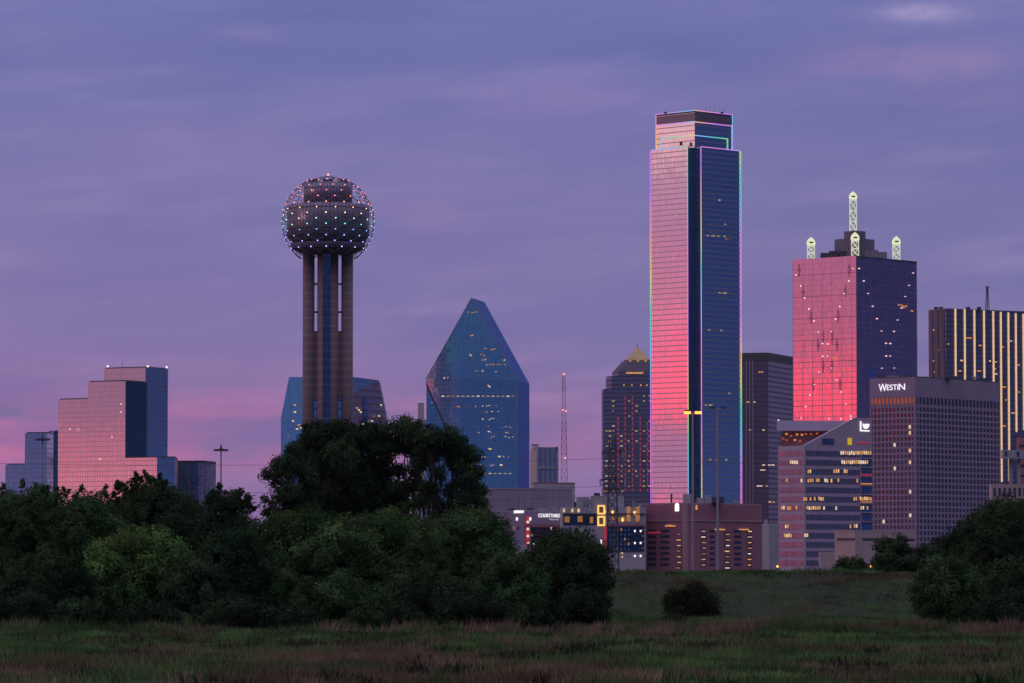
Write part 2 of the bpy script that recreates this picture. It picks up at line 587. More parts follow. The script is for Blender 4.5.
M['lamp'] = emit('sodium_lamp', lin((255, 175, 85)), 2.0)
M['yellowgreen'] = emit('yellow_green_lamp', lin((215, 225, 60)), 1.0)
M['strip'] = emit('cream_strip_light', lin((252, 205, 162)), 0.8, 0.35)
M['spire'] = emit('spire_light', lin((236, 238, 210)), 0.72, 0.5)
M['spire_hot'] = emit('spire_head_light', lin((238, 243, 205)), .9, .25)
M['spark'] = emit('spark_light', lin((255, 225, 225)), 1.5)

# ------------------------------------------------------------------ terrain: one sheet, floodplain, levee and city ground to the horizon
LEVEE_FOOT, LEVEE_TOP = 478.0, 501.0


def ground_z(x, y):
    n = 0.10 * math.sin(x * 0.11 + y * 0.05) + 0.08 * math.sin(x * 0.31 - y * 0.17 + 1.3) + 0.05 * math.sin(y * 0.7 + x * 0.43)
    if y < LEVEE_FOOT - 3:
        return n
    bump = 0.35 * n + 0.18 * math.sin(x * 0.045 + 0.6)
    if y < LEVEE_TOP:
        q = (y - LEVEE_FOOT + 3) / (LEVEE_TOP - LEVEE_FOOT + 3)
        q = q * q * (3 - 2 * q) * 0.55 + q * 0.45
        return n * (1 - q) + (5.15 + bump) * q
    if y < LEVEE_TOP + 6:
        return 5.15 + bump
    if y < LEVEE_TOP + 30:
        q = (y - LEVEE_TOP - 6) / 24
        return (5.15 + bump) * (1 - q)
    return 0.0


ys = sorted(set([-1500, -500, -60, 0, 60, 120] + list(range(150, 470, 4)) + [470 + 1.0 * i for i in range(0, 66)] + [545, 580, 700, 1000, 1500, 2200, 3000, 4000, 5500]))
xs = sorted(set([-3000, -1500, -600, -300, -180, -130] + [-100 + 2 * i for i in range(101)] + [130, 180, 300, 600, 1500, 3000]))
V = np.array([(x, y, ground_z(x, y)) for y in ys for x in xs])
nx = len(xs)
Fc = np.array([(j * nx + i, j * nx + i + 1, (j + 1) * nx + i + 1, (j + 1) * nx + i) for j in range(len(ys) - 1) for i in range(nx - 1)])
m_, kk, out = new_mat('turf')
tco = kk.new('ShaderNodeTexCoord')
ob = tco.outputs['Object']
big = kk.noise(kk.vmath('MULTIPLY', ob, (1, 2.2, 3.5)), 0.075, 5.0, 0.65)
mid = kk.noise(kk.vmath('MULTIPLY', ob, (1, 0.6, 1.0)), 0.5, 4.0, 0.65)
fine = kk.noise(ob, 3.0, 4.0, 0.7)
c1 = kk.ramp(big, [(0.36, (0.014, 0.026, 0.014, 1)), (0.48, (0.028, 0.050, 0.021, 1)), (0.57, (0.038, 0.052, 0.024, 1)), (0.68, (0.080, 0.052, 0.040, 1))])
c2 = kk.mix(kk.math('MULTIPLY', kk.smooth(mid, 0.4, 0.7), .6), c1, (0.036, 0.054, 0.022, 1))
c3 = kk.mix(1.0, c2, kk.ramp(fine, [(0.3, (0.55, 0.55, 0.55, 1)), (0.7, (1.4, 1.4, 1.4, 1))]), 'MULTIPLY')
bmp = kk.new('ShaderNodeBump')
bmp.inputs['Strength'].default_value = 0.9
bmp.inputs['Distance'].default_value = 0.3
kk.put(bmp.inputs['Height'], kk.math('ADD', mid, fine))
principled(kk, out, Base_Color=c3, Roughness=0.95, Specular_IOR_Level=0.1, Normal=bmp.outputs[0])
g = from_arrays('ground', V, Fc, m_, smooth=True)
tag(g, kind='structure')

# ------------------------------------------------------------------ thin evening haze over the whole place
mb = MB()
mb.prism([(-3100, -1600), (3100, -1600), (3100, 5600), (-3100, 5600)], -1.5, 300.0)
hz, kk, out = new_mat('haze')
pv = kk.new('ShaderNodeVolumePrincipled')
pv.inputs['Color'].default_value = (0.9, 0.9, 1.0, 1)
pv.inputs['Density'].default_value = HAZE
kk.l.new(pv.outputs[0], out.inputs['Volume'])
tag(mb.build('haze', hz), kind='stuff')

# ------------------------------------------------------------------ window helpers
_win_cache = {}


class Facade:
    """one flat wall PQ of a building; puts windows, lamps and strips on it as parts"""
    def __init__(self, root, P_, Q_):
        self.r, self.P, self.Q = root, Vector(P_), Vector(Q_)
        self.t = (self.Q - self.P).normalized()
        self.n = Vector((self.t.y, -self.t.x))
        self.w = (self.Q - self.P).length

    def pos(self, u, z, out=0.0):
        p = self.P + self.t * u + self.n * out
        return Vector((p.x, p.y, z))

    def uz(self, px, py):
        return on_face(self.P, self.Q, px, py)

    def win(self, u, z, w, h, mat, name='lit_window', out=0.06, depth=0.1):
        """one window box centred at (u, z)"""
        key = (round(self.t.x, 3), round(self.t.y, 3), round(w, 2), round(h, 2), mat.name, name, depth)
        if key not in _win_cache:
            b = MB()
            a2 = self.t * (w / 2)
            n2 = self.n * depth
            b.prism([-a2 + n2, a2 + n2, a2 - n2, -a2 - n2], -h / 2, h / 2)
            _win_cache[key] = b.build(name, mat, None).data
            o = bpy.data.objects.get(_win_cache[key].name) or None
            for q in list(_win_cache[key].users and [x for x in COL.objects if x.data == _win_cache[key]]):
                bpy.data.objects.remove(q)
        o = bpy.data.objects.new(name, _win_cache[key])
        COL.objects.link(o)
        o.parent = self.r
        o.location = self.pos(u, z, out) - Vector(self.r['_o'])
        return o

    def winpx(self, px, py, wpx, hpx, mat, name='lit_window', **kw):
        u, z = self.uz(px, py)
        u1, _ = self.uz(px + wpx, py)
        _, z1 = self.uz(px, py - hpx)
        return self.win(u, z, abs(u1 - u), abs(z1 - z), mat, name, **kw)


rng = random.Random(7)
pick = lambda: rng.choice(WARM)


def roof_box(root, px, py, wpx, hpx, Y, mat, name='roof_unit', dep=6.0):
    p0 = at(px - wpx / 2, py, Y)
    p1 = at(px + wpx / 2, py - hpx, Y)
    b = MB()
    b.box(((p0.x + p1.x) / 2, Y, (p0.z + p1.z) / 2), (p1.x - p0.x, dep, p1.z - p0.z))
    return b.build(name, mat, root)


def antenna(root, px, py0, py1, Y, r=0.18, name='antenna', mat=None):
    b = MB()
    b.tube([at(px, py0, Y), at(px, py1, Y)], [r, r * 0.6], 5)
    return b.build(name, mat or M['dark'], root)


def text_mesh(body, mat, root, fac, u0, u1, z0, name='sign', h=None, out=0.35):
    cu = bpy.data.curves.new(name, 'FONT')
    cu.body = body
    cu.size = 1.0
    cu.extrude = 0.03
    cu.offset = 0.0
    to = bpy.data.objects.new(name, cu)
    COL.objects.link(to)
    dg = bpy.context.evaluated_depsgraph_get()
    dg.update()
    me = bpy.data.meshes.new_from_object(to.evaluated_get(dg))
    COL.objects.unlink(to)
    bpy.data.objects.remove(to)
    co = np.array([v.co[:] for v in me.vertices])
    mn, mx = co.min(0), co.max(0)
    sc = (u1 - u0) / (mx[0] - mn[0])
    sy = (h / (mx[1] - mn[1])) if h else sc
    for v in me.vertices:
        x, y, z = v.co
        p = fac.pos(u0 + (x - mn[0]) * sc, z0 + (y - mn[1]) * sy, out + z * 3)
        v.co = p - Vector(root['_o'])
    me.materials.clear()
    me.materials.append(mat)
    me.update()
    me.name = name
    o = bpy.data.objects.new(name, me)
    COL.objects.link(o)
    o.parent = root
    return o


# ================================================================== BUILDINGS
# ---- 1. stepped mirror-glass hotel, far left
def stepped_hotel():
    Y = 1850.0
    fpB, zB = corner_box(88, 125.5, 145.5, 381, Y, 30)
    r = thing('stepped_hotel', 'stepped hotel clad in pink mirror glass, leftmost tall building', 'hotel', (fpB[1].x, fpB[1].y, 0))
    G = glass('hotel_mirror_glass', (0.93, 0.86, 0.86), (1.35, 2.2), 0.2, 0.3, frame=(0.10, 0.06, 0.08), tilt=0.003, var=0.03, metal=0.95, hmul=.35, vmul=.35)
    GB = glass('hotel_blue_glass', (0.80, 0.80, 0.86), (1.35, 2.2), 0.2, 0.3, frame=(0.10, 0.10, 0.16), tilt=0.005, var=0.05, hmul=.5)
    GD = glass('hotel_dark_glass', (0.20, 0.26, 0.30), (1.35, 2.2), 0.25, 0.42, frame=(0.02, 0.03, 0.05), tilt=0.005, var=0.05, hmul=.5)  # mirror glass darkened: the dim reflections of side faces put into its tint
    tF = Vector((math.cos(R_(30)), -math.sin(R_(30))))   # along the front, left to right
    tS = Vector((math.sin(R_(30)), math.cos(R_(30))))    # along the side, front to back
    o = fpB[1]

    def blk(name, px0, px1, pyt, depth, setback, mat=G, turn=30, bottom=0.0):
        tF = Vector((math.cos(R_(turn)), -math.sin(R_(turn))))
        tS = Vector((math.sin(R_(turn)), math.cos(R_(turn))))
        # a block whose front lies on the plane set back from block B's front
        base = o + Vector((math.sin(R_(30)), math.cos(R_(30)))) * setback
        A, B_ = base - tF * 400, base + tF * 400
        u0, _ = on_face(A, B_, px0, pyt)
        u1, z = on_face(A, B_, px1, pyt)
        a, b = A + tF * u0, A + tF * u1
        mb = MB()
        mb.prism([a, b, b + tS * depth, a + tS * depth], bottom, z)
        mb.prism([a + tF * .6 + tS * .6, b - tF * .6 + tS * .6, b - tF * .6 + tS * (depth - .6), a + tF * .6 + tS * (depth - .6)], z, z + 0.5, 1)
        part = mb.build(name, [mat, M['dark']], r)
        return a, b, z
    a, b, zb = blk('glass_wing', 88, 125.5, 381, 16.5, 0)
    mb = MB(); mb.panel(b, b + tS * 16.5, .1, 16.4, 0, zb - .1, .02, .12); mb.build('side_glass', GD, r)
    blk('glass_wing', 58.2, 88.3, 399, 24, 3.0)
    a2, b2, zc = blk('glass_wing', 104, 145.5, 367.5, 17.5, 19)
    blk('glass_podium', 124.8, 157, 457.5, 9, -1.5)
    blk('glass_podium', 157.2, 163, 457.5, 9, 4.0, GB)
    blk('glass_podium', 163, 175.5, 457.5, 4, 20.0, GB, 10)
    blk('glass_wing', 25, 47, 433, 12, 24.0, GB, 13.5)
    blk('glass_fin', 47.2, 50, 432, 5, 20.0, M['brick'])
    blk('glass_wing', 50, 53.5, 432, 5, 18.5)
    blk('glass_wing', 53.5, 58.3, 431.5, 14, 22.0, GD, 8)
    blk('glass_wing', 5.5, 25, 464.5, 12, 27.0, GB, 13.5)
    f = Facade(r, fpB[0] - tF * 60, fpB[1])
    for px, py in ((121, 404), (121, 412), (70, 429), (100, 459), (112, 437)):
        f.winpx(px, py, 1.3, 1.4, WARM[2])
    f2 = Facade(r, o + tS * 19 - tF * 400, o + tS * 19 + tF * 400)
    for px in (106.5, 146.5):
        u, z = f2.uz(px, 366.2)
        mb = MB(); mb.ball(f2.pos(u, z, -1), 0.45)
        mb.build('roof_light', M['spark'], r)
    mb = MB(); q = b2 + tS * 16.5; mb.ball((q.x, q.y, zc + .9), 0.45); mb.build('roof_light', M['spark'], r)
    antenna(r, 122.5, 368, 362, Y + 40, 0.12)


stepped_hotel()

# ---- low dark blue glass hall beside it
fp, z = corner_box(176, 205, 216, 460.5, 1900, 9)
r = thing('glass_hall', 'low dark blue glass building with a dark roof rim, right of the stepped hotel', 'building', (fp[1].x, fp[1].y, 0))
mb = MB(); mb.prism(fp, 0, z - 1.2); mb.build('glass_wall', M['navy'], r)
mb = MB(); mb.prism(fp, z - 1.2, z); mb.build('roof', M['dark'], r)
f = Facade(r, fp[0], fp[1])
for uu in (0.93,):
    mb = MB(); mb.panel(fp[0], fp[1], f.w * uu, f.w * (uu + .04), 0, z - 1.6, 0.0, 0.7); mb.build('pilaster', M['mauve'], r)
mb = MB(); mb.tube([f.pos(f.w * .1, z - 3, .4), f.pos(f.w * .85, z - 21, .4)], .35, 4); mb.build('brace', M['dark'], r)


# ---- 2. the ball-topped observation tower
def ball_tower():
    Y = 1806.0
    s = Y / F
    c0 = at(328, 222, Y)
    c = Vector((c0.x, Y, c0.z))
    r = thing('observation_tower', 'tall concrete tower topped by a lattice ball of coloured lights', 'tower', (c.x, c.y, 0))
    zz = lambda py: at(328, py, Y).z
    RB = 46.5 * s
    # shafts
    rs = 5.9 * s
    d = 19.3 * s
    m2 = matte('board_marked_concrete', (0.165, 0.105, 0.11), 0.85, 0.12, 0.05)
    kk = NT(m2.node_tree)
    pb = [n for n in kk.n if n.type == 'BSDF_PRINCIPLED'][0]
    tco = kk.new('ShaderNodeTexCoord'); sp_ = kk.new('ShaderNodeSeparateXYZ'); kk.put(sp_.inputs[0], tco.outputs['Object'])
    jm = kk.math('LESS_THAN', kk.math('FRACT', kk.math('DIVIDE', sp_.outputs[2], 3.6)), 0.13)
    src = pb.inputs['Base Color'].links[0].from_socket
    kk.put(pb.inputs['Base Color'], kk.mix(kk.math('MULTIPLY', jm, 0.5), src, (0.30, 0.22, 0.23, 1)))
    # main core and three round shafts
    for k_, (ox, oy) in enumerate(((-d, 0.8), (d, 0.8), (0, 8.6))):
        mb = MB(); mb.lathe((c.x + ox, c.y + oy), [(rs, 0), (rs, zz(248))], 28); mb.build('shaft', m2, r, True)
    mb = MB(); mb.lathe((c.x, c.y), [(10.6 * s, 0), (10.6 * s, zz(248))], 32); core = mb.build('core', m2, r, True)
    gl = glass('lift_glass', (0.19, 0.19, 0.27), (1.7, 3.6), 0.1, 0.5, frame=(0.1, 0.1, 0.14), tilt=0.02)
    mb = MB(); mb.box((c.x - 0.3, c.y - 10.4 * s + 0.7, zz(248) / 2), (3.3, 2.0, zz(248))); mb.build('lift_strip', gl, r)
    # web walls below the slots, ties across them
    for sg in (-1, 1):
        mb = MB(); mb.box((c.x + sg * 12.8 * s, c.y + 0.8, (zz(331) + zz(398)) / 2), (4.6 * s, 2.4, zz(331) - zz(398))); mb.build('web_wall', m2, r)
        mb = MB(); mb.box((c.x + sg * 12.8 * s, c.y + 1.2, zz(398) / 2), (4.6 * s, 1.2, zz(398))); mb.build('web_wall', M['bluedark'], r)
        for py in (284, 312):
            mb = MB(); mb.box((c.x + sg * 12.8 * s, c.y + 0.8, zz(py)), (4.8 * s, 1.4, 0.8)); mb.build('tie_beam', m2, r)
    # ball: decks
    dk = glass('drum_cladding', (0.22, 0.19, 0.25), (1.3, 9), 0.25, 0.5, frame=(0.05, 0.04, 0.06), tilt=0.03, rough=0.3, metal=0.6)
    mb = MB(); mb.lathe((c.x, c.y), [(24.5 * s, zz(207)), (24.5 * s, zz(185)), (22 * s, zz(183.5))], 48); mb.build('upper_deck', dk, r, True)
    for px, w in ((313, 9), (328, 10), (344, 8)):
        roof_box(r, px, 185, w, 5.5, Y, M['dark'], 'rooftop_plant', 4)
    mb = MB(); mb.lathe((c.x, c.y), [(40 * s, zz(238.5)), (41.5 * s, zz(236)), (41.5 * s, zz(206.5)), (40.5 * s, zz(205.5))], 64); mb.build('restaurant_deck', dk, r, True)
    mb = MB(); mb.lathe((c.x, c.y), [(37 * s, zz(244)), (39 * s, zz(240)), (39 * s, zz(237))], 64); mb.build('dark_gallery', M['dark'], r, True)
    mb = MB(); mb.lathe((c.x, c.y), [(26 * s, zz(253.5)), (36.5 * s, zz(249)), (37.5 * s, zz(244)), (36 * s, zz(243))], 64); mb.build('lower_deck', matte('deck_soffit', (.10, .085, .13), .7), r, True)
    # lattice sphere and lamps at its knots
    rows = []
    pys = [181, 187, 193, 199, 205, 210.5, 216, 221.5, 227, 232.5, 238, 243.5, 249, 254.5, 259]
    n = 15
    knots = []
    for i, py in enumerate(pys):
        h = zz(py) - c.z
        rad = math.sqrt(max(RB * RB - h * h, 1.0))
        ring = [Vector((c.x + rad * math.sin(2 * math.pi * (j + 0.5 * (i % 2)) / n), c.y - rad * math.cos(2 * math.pi * (j + 0.5 * (i % 2)) / n), c.z + h)) for j in range(n)]
        knots.append(ring)
    mb = MB()
    top = Vector((c.x, c.y, c.z + RB))
    for i, ring in enumerate(knots):
        for j, p in enumerate(ring):
            if i == 0:
                mb.tube([p, top], 0.14, 4)
            if i + 1 < len(knots):
                o2 = i % 2
                mb.tube([p, knots[i + 1][j]], 0.13, 4)
                mb.tube([p, knots[i + 1][(j + (1 if o2 else -1)) % n]], 0.13, 4)
            if i % 3 == 0:
                mb.tube([p, ring[(j + 1) % n]], 0.10, 4)
    mb.build('lattice_sphere', matte('lattice_paint', (.15, .13, .17), .6), r)
    cols = [(255, 120, 125), (255, 110, 115), (255, 115, 110), (255, 120, 110), (255, 150, 125), (255, 185, 140), (255, 215, 165), (150, 235, 190),
            (90, 225, 180), (110, 150, 255), (130, 160, 255), (150, 150, 255), (190, 165, 255)]
    rest = {}
    lm = []
    for i, cc in enumerate(cols):
        e = emit('knot_lamp_light', lin(cc), 5.5)
        e.cycles.emission_sampling = 'AUTO'
        lm.append(e)
    cnt = 0
    back = MB()
    for i, ring in enumerate(knots):
        if i >= len(cols):
            break
        b = MB(); b.ball((0, 0, 0), 0.21)
        me = None
        for j, p in enumerate(ring):
            if p.y < c.y - 2.5 and cnt < 100:
                if me is None:
                    o = b.build('lamp', lm[i], None); me = o.data
                else:
                    o = bpy.data.objects.new('lamp', me); COL.objects.link(o)
                o.parent = r
                o.location = p - Vector(r['_o'])
                cnt += 1
            else:
                nb = len(back.f)
                back.ball(p, 0.2)
                back.m[nb:] = [i] * (len(back.f) - nb)
    back.build('lamp', lm, r)['kind'] = 'stuff'
    mb = MB(); mb.ball(top + Vector((0, 0, .5)), 0.5); mb.build('top_lamp', M['redbeacon'], r)


ball_tower()


# ---- 3. faceted blue office block behind the tower
def hull(name, pts, mat, root):
    bm = bmesh.new()
    for p in pts:
        bm.verts.new(p)
    bmesh.ops.convex_hull(bm, input=bm.verts[:])
    bmesh.ops.dissolve_limit(bm, angle_limit=0.01, verts=bm.verts[:], edges=bm.edges[:])
    bm.verts.index_update()
    b = MB()
    b.v = [tuple(v.co) for v in bm.verts]
    bm.faces.ensure_lookup_table()
    b.f = [tuple(v.index for v in f.verts) for f in bm.faces]
    b.m = [0] * len(b.f)
    bm.free()
    return b.build(name, mat, root)


Y = 2380.0
a = at(281, 418, Y); b_ = at(384, 410, Y); tl = at(289, 377, Y + .3); tr = at(379, 377, Y + 24)
r = thing('faceted_office', 'blue glass office with chamfered shoulders, directly behind the ball-topped tower', 'office building', (at(332, 500, Y).x, Y, 0))
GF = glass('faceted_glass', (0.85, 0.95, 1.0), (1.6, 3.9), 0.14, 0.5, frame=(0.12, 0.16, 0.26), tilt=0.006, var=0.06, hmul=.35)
mid0 = at(353, 392, Y)
hull('glass_body', [(a.x, Y, 0), (mid0.x, Y, 0), (a.x, Y, a.z), (mid0.x, Y, at(353, 412, Y).z), (tl.x, Y + .3, tl.z), (mid0.x, Y + .3, tl.z), (a.x + 6, Y + 50, tl.z), (mid0.x, Y + 50, tl.z), (a.x, Y + 50, 0), (mid0.x, Y + 50, 0)], GF, r)
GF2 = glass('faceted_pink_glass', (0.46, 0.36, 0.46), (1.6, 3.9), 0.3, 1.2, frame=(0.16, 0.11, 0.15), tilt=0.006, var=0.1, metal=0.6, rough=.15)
mb = MB(); x0, x1 = mid0.x + 0.02, b_.x
zt = tl.z; zs = b_.z
mb.poly([(x0, Y - 1, 0), (x1, Y + 18, 0), (x1, Y + 18, zs), (tr.x, Y + 18, zt - 1), (x0, Y - 1, at(353, 393, Y).z)])
mb.poly([(x1, Y + 18, 0), (x1, Y + 50, 0), (x1, Y + 50, zs), (x1, Y + 18, zs)])
mb.poly([(x1, Y + 18, zs), (x1, Y + 50, zs), (tr.x, Y + 50, zt - 1), (tr.x, Y + 18, zt - 1)])
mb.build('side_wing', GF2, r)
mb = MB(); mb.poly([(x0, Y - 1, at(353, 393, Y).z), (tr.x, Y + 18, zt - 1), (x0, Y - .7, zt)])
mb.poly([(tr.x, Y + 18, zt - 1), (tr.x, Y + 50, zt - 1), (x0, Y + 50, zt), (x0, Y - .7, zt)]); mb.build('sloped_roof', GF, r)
f = Facade(r, (a.x, Y), (mid0.x, Y))
for px, py in ((295, 405), (295, 412), (299, 425), (301, 428), (293, 421), (297, 429)):
    f.winpx(px, py, 2.2, 1.6, pick())
fw_ = Facade(r, (x0, Y - 1), (x1, Y + 18))
for px, py in ((359, 410), (361, 412), (357, 408), (372, 421), (379, 416), (381, 405), (363, 424)):
    fw_.winpx(px, py, 1.6, 1.4, pick())
mb = MB(); u, z_ = fw_.uz(366, 400); fw_.win(u, z_ - 6, 3.6, 16, M['bluedark'], 'recess_panel')


# ---- 4. the sharp prism tower
def prism_tower():
    Y = 3300.0
    q = lambda px, py, yy=Y: at(px, py, yy)
    D = 52.0
    r = thing('prism_tower', 'blue glass skyscraper with a sharp slanted gable top and scattered lit windows', 'skyscraper', (q(475, 560).x, Y, 0))
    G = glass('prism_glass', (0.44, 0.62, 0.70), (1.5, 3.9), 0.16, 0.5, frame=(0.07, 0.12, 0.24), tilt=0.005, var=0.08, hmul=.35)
    A, B, C = q(426.4, 378), q(471.5, 297.8, Y + 5.9), q(517, 381, Y + 9.45)
    Cd = q(529.4, 381, Y + 9.45 + D)
    ex = (Cd.x - C.x)
    E = Vector((ex, D, 0))
    C0 = Vector((C.x, Y + 9.45, 0)); A0 = Vector((A.x, Y, 0))
    cut1 = q(427, 384); cut2 = q(470, 462); cutb = q(496, 510)
    cut2.x = A.x + (C.x - A.x) * .47
    low = Vector((A.x, Y - 1.5, 0))
    front = MB()
    c1 = Vector((A.x, Y, cut1.z)); c2x = q(515, 510).x; c2 = Vector((c2x, Y + 9.45 * (c2x - A.x) / (C.x - A.x), 0.0))
    front.poly([c1, c2, C0, C, B, A])
    front.poly([c1, low, c2])
    side = MB()
    side.poly([C0, C0 + E, C + E, C])
    top = MB()
    top.poly([C, C + E, B + E, B])
    side.poly([A, B, B + E, A + E])
    side.poly([c1, A, A + E, A0 + E, low])
    side.poly([A0 + E, A + E, B + E, C + E, C0 + E])
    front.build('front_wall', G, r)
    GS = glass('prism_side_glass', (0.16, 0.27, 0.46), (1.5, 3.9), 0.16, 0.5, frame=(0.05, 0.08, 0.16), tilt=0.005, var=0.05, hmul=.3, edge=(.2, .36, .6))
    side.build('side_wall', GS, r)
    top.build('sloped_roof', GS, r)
    ed = MB()
    for p0, p1 in ((A, B), (B, C), (C, C0), (A, Vector((A.x, Y, cut1.z)))):
        ed.tube([p0, p1], 0.35, 5)
    ed.build('edge_trim', M['steel'], r)
    tr_ = MB(); tr_.tube([c1 + Vector((0, -.2, 0)), c2 + Vector((0, -.2, 0))], 0.6, 4); tr_.build('diagonal_fold', M['dark'], r)
    f = Facade(r, (A.x, Y), (C.x, Y + 9.45))
    rr = random.Random(11)
    cnt = 0
    pts = []
    for px in range(443, 517, 5):      # the two fully lit floors
        pts.append((px, 396.2, 3.6, 1.0))
    for px in range(480, 513, 5):
        pts.append((px, 473.5, 3.2, .9))
    for py, x0, x1, nn in ((312, 467, 478, 4), (335, 462, 480, 2), (349, 485, 497, 4), (355, 470, 505, 4), (360, 480, 505, 4), (365, 477, 506, 6), (371, 470, 500, 4),
                           (386, 488, 494, 2), (378, 438, 455, 3), (406, 442, 507, 9), (412, 485, 510, 4), (419, 480, 500, 4), (427, 484, 516, 5), (432, 476, 510, 5),
                           (437, 484, 516, 5), (449, 485, 492, 2), (457, 478, 510, 5), (465, 478, 512, 5), (402, 430, 436, 2), (412, 428, 440, 2), (421, 430, 446, 3)):
        for i in range(nn):
            pts.append((rr.uniform(x0, x1), py + rr.choice((-.5, 0, .6)), rr.choice((1.4, 1.8, 3.0)), rr.choice((0.9, 1.3))))
    for px, py, w, h in pts[:100]:
        w *= .8
        # keep clear of the fold and the gable edge
        f.winpx(px, py, w, h, rr.choice(WARM + DIMW * 2), out=0.08)


prism_tower()

# ---- small far blocks
def plain_block(name, label, cat, L, N, R, py, Y, th, wall, roof=None, base=0.0, group=None):
    fp, z = corner_box(L, N, R, py, Y, th)
    r = thing(name, label, cat, (fp[1].x, fp[1].y, 0), group)
    mb = MB(); mb.prism(fp, base, z - 0.8); mb.build('wall', wall, r)
    mb = MB()
    c_ = sum(fp, Vector((0, 0))) / 4
    mb.prism([c_ + (p - c_) * 1.006 for p in fp], z - 0.8, z); mb.build('roof', roof or M['roof'], r)
    return r, fp, z


r, fp, z = plain_block('far_block', 'tiny pale pink block peeking out left of the prism tower', 'building', 413, 417, 427, 419, 3600, 20, M['pale'])
roof_box(r, 421, 419, 6, 16, 3605, M['pale'], 'upper_block', 10)

cr = glass('slotted_wall', (0.3, 0.34, 0.46), (3.4, 60), 1.2, 0, frame=(0.33, 0.29, 0.33), tilt=.01, rough=.15, metal=.6)
r, fp, z = plain_block('slotted_office', 'grey office with tall dark window slots, just right of the prism tower', 'office building', 531, 537.5, 558.3, 447, 2900, 74, cr, M['grey'])
mb = MB(); mb.panel(fp[0], fp[1], -0.3, (fp[1] - fp[0]).length + .3, 0, z - 1, 0.02, 0.6); mb.build('end_wall', M['pale'], r)
roof_box(r, 535, 446.5, 7, 2.5, 2905, M['grey'], 'penthouse')
roof_box(r, 556.8, 449.5, 1.6, 3, 2905, M['dark'], 'roof_unit', 3)
f = Facade(r, fp[1], fp[2])
mb = MB(); mb.panel(fp[1], fp[2], 0, f.w, at(545, 467.6, 2900).z - .8, at(545, 467.6, 2900).z + .8, 0.02, .5); mb.build('floor_band', M['grey'], r)
r, fp, z = plain_block('pink_hall', 'low pale hall with a reddish roof line below the slotted office', 'hall', 531, 534, 575, 482.5, 2500, 84, M['pale'], M['brick'])
for px in (537, 548, 566):
    roof_box(r, px, 491, 5, 3, 2480, M['dark'], 'roof_unit', 4)
fl = glass('fluted_panel', (0.33, 0.27, 0.33), (1.1, 40), .3, 0, frame=(0.2, 0.165, 0.2), tilt=.06, rough=.5, metal=.25)
r, fp, z = plain_block('fluted_hall', 'long windowless mauve hall of fluted metal behind the two small hotels', 'hall', 462, 470, 572, 488, 2250, 86, fl, M['grey'])
f = Facade(r, fp[1], fp[2])
mb = MB(); u0, z0 = f.uz(470, 510); mb.panel(fp[1], fp[2], 0, f.w, z0 - 3, z0 - .5, .02, 1.2); mb.build('ledge', M['mauve'], r)


# ---- radio mast
def radio_mast():
    Y = 3640.0
    base = at(565, 575, Y)
    r = thing('radio_mast', 'slender red and white lattice radio mast on the skyline', 'radio mast', (base.x, Y, 0))
    tp = at(563.6, 375, Y)
    mred = matte('mast_red', (0.42, 0.16, 0.17), 0.7)
    mwh = matte('mast_white', (0.5, 0.45, 0.48), 0.7)
    nseg = 26
    for s_ in range(nseg):
        mb = MB()
        q0, q1 = s_ / nseg, (s_ + 1) / nseg
        w0, w1 = 8.6 * (1 - q0) + 2.2 * q0, 8.6 * (1 - q1) + 2.2 * q1
        z0, z1 = tp.z * q0, tp.z * q1
        x0, x1 = base.x + (tp.x - base.x) * q0, base.x + (tp.x - base.x) * q1
        c0 = [Vector((x0 + w0 * a, Y + w0 * b, z0)) for a, b in ((-.5, -.5), (.5, -.5), (.5, .5), (-.5, .5))]
        c1 = [Vector((x1 + w1 * a, Y + w1 * b, z1)) for a, b in ((-.5, -.5), (.5, -.5), (.5, .5), (-.5, .5))]
        for i in range(4):
            j = (i + 1) % 4
            mb.tube([c0[i], c1[i]], .24, 4)
            mb.tube([c0[i], c0[j]], .15, 4)
            mb.tube([c0[i], c1[j]], .13, 4)
            mb.tube([c0[j], c1[i]], .13, 4)
        mb.build('mast_section', mred if (s_ // 4) % 2 == 0 else mwh, r)
    for py, rad in ((374, .8), (410, .65), (411, .65), (458, .75)):
        mb = MB(); px = 563.8 if py < 400 else (563 if py == 410 else 566 if py == 411 else 565)
        p = at(px, py, Y - 6); mb.ball(p, rad); mb.build('beacon', M['redbeacon'], r)


radio_mast()


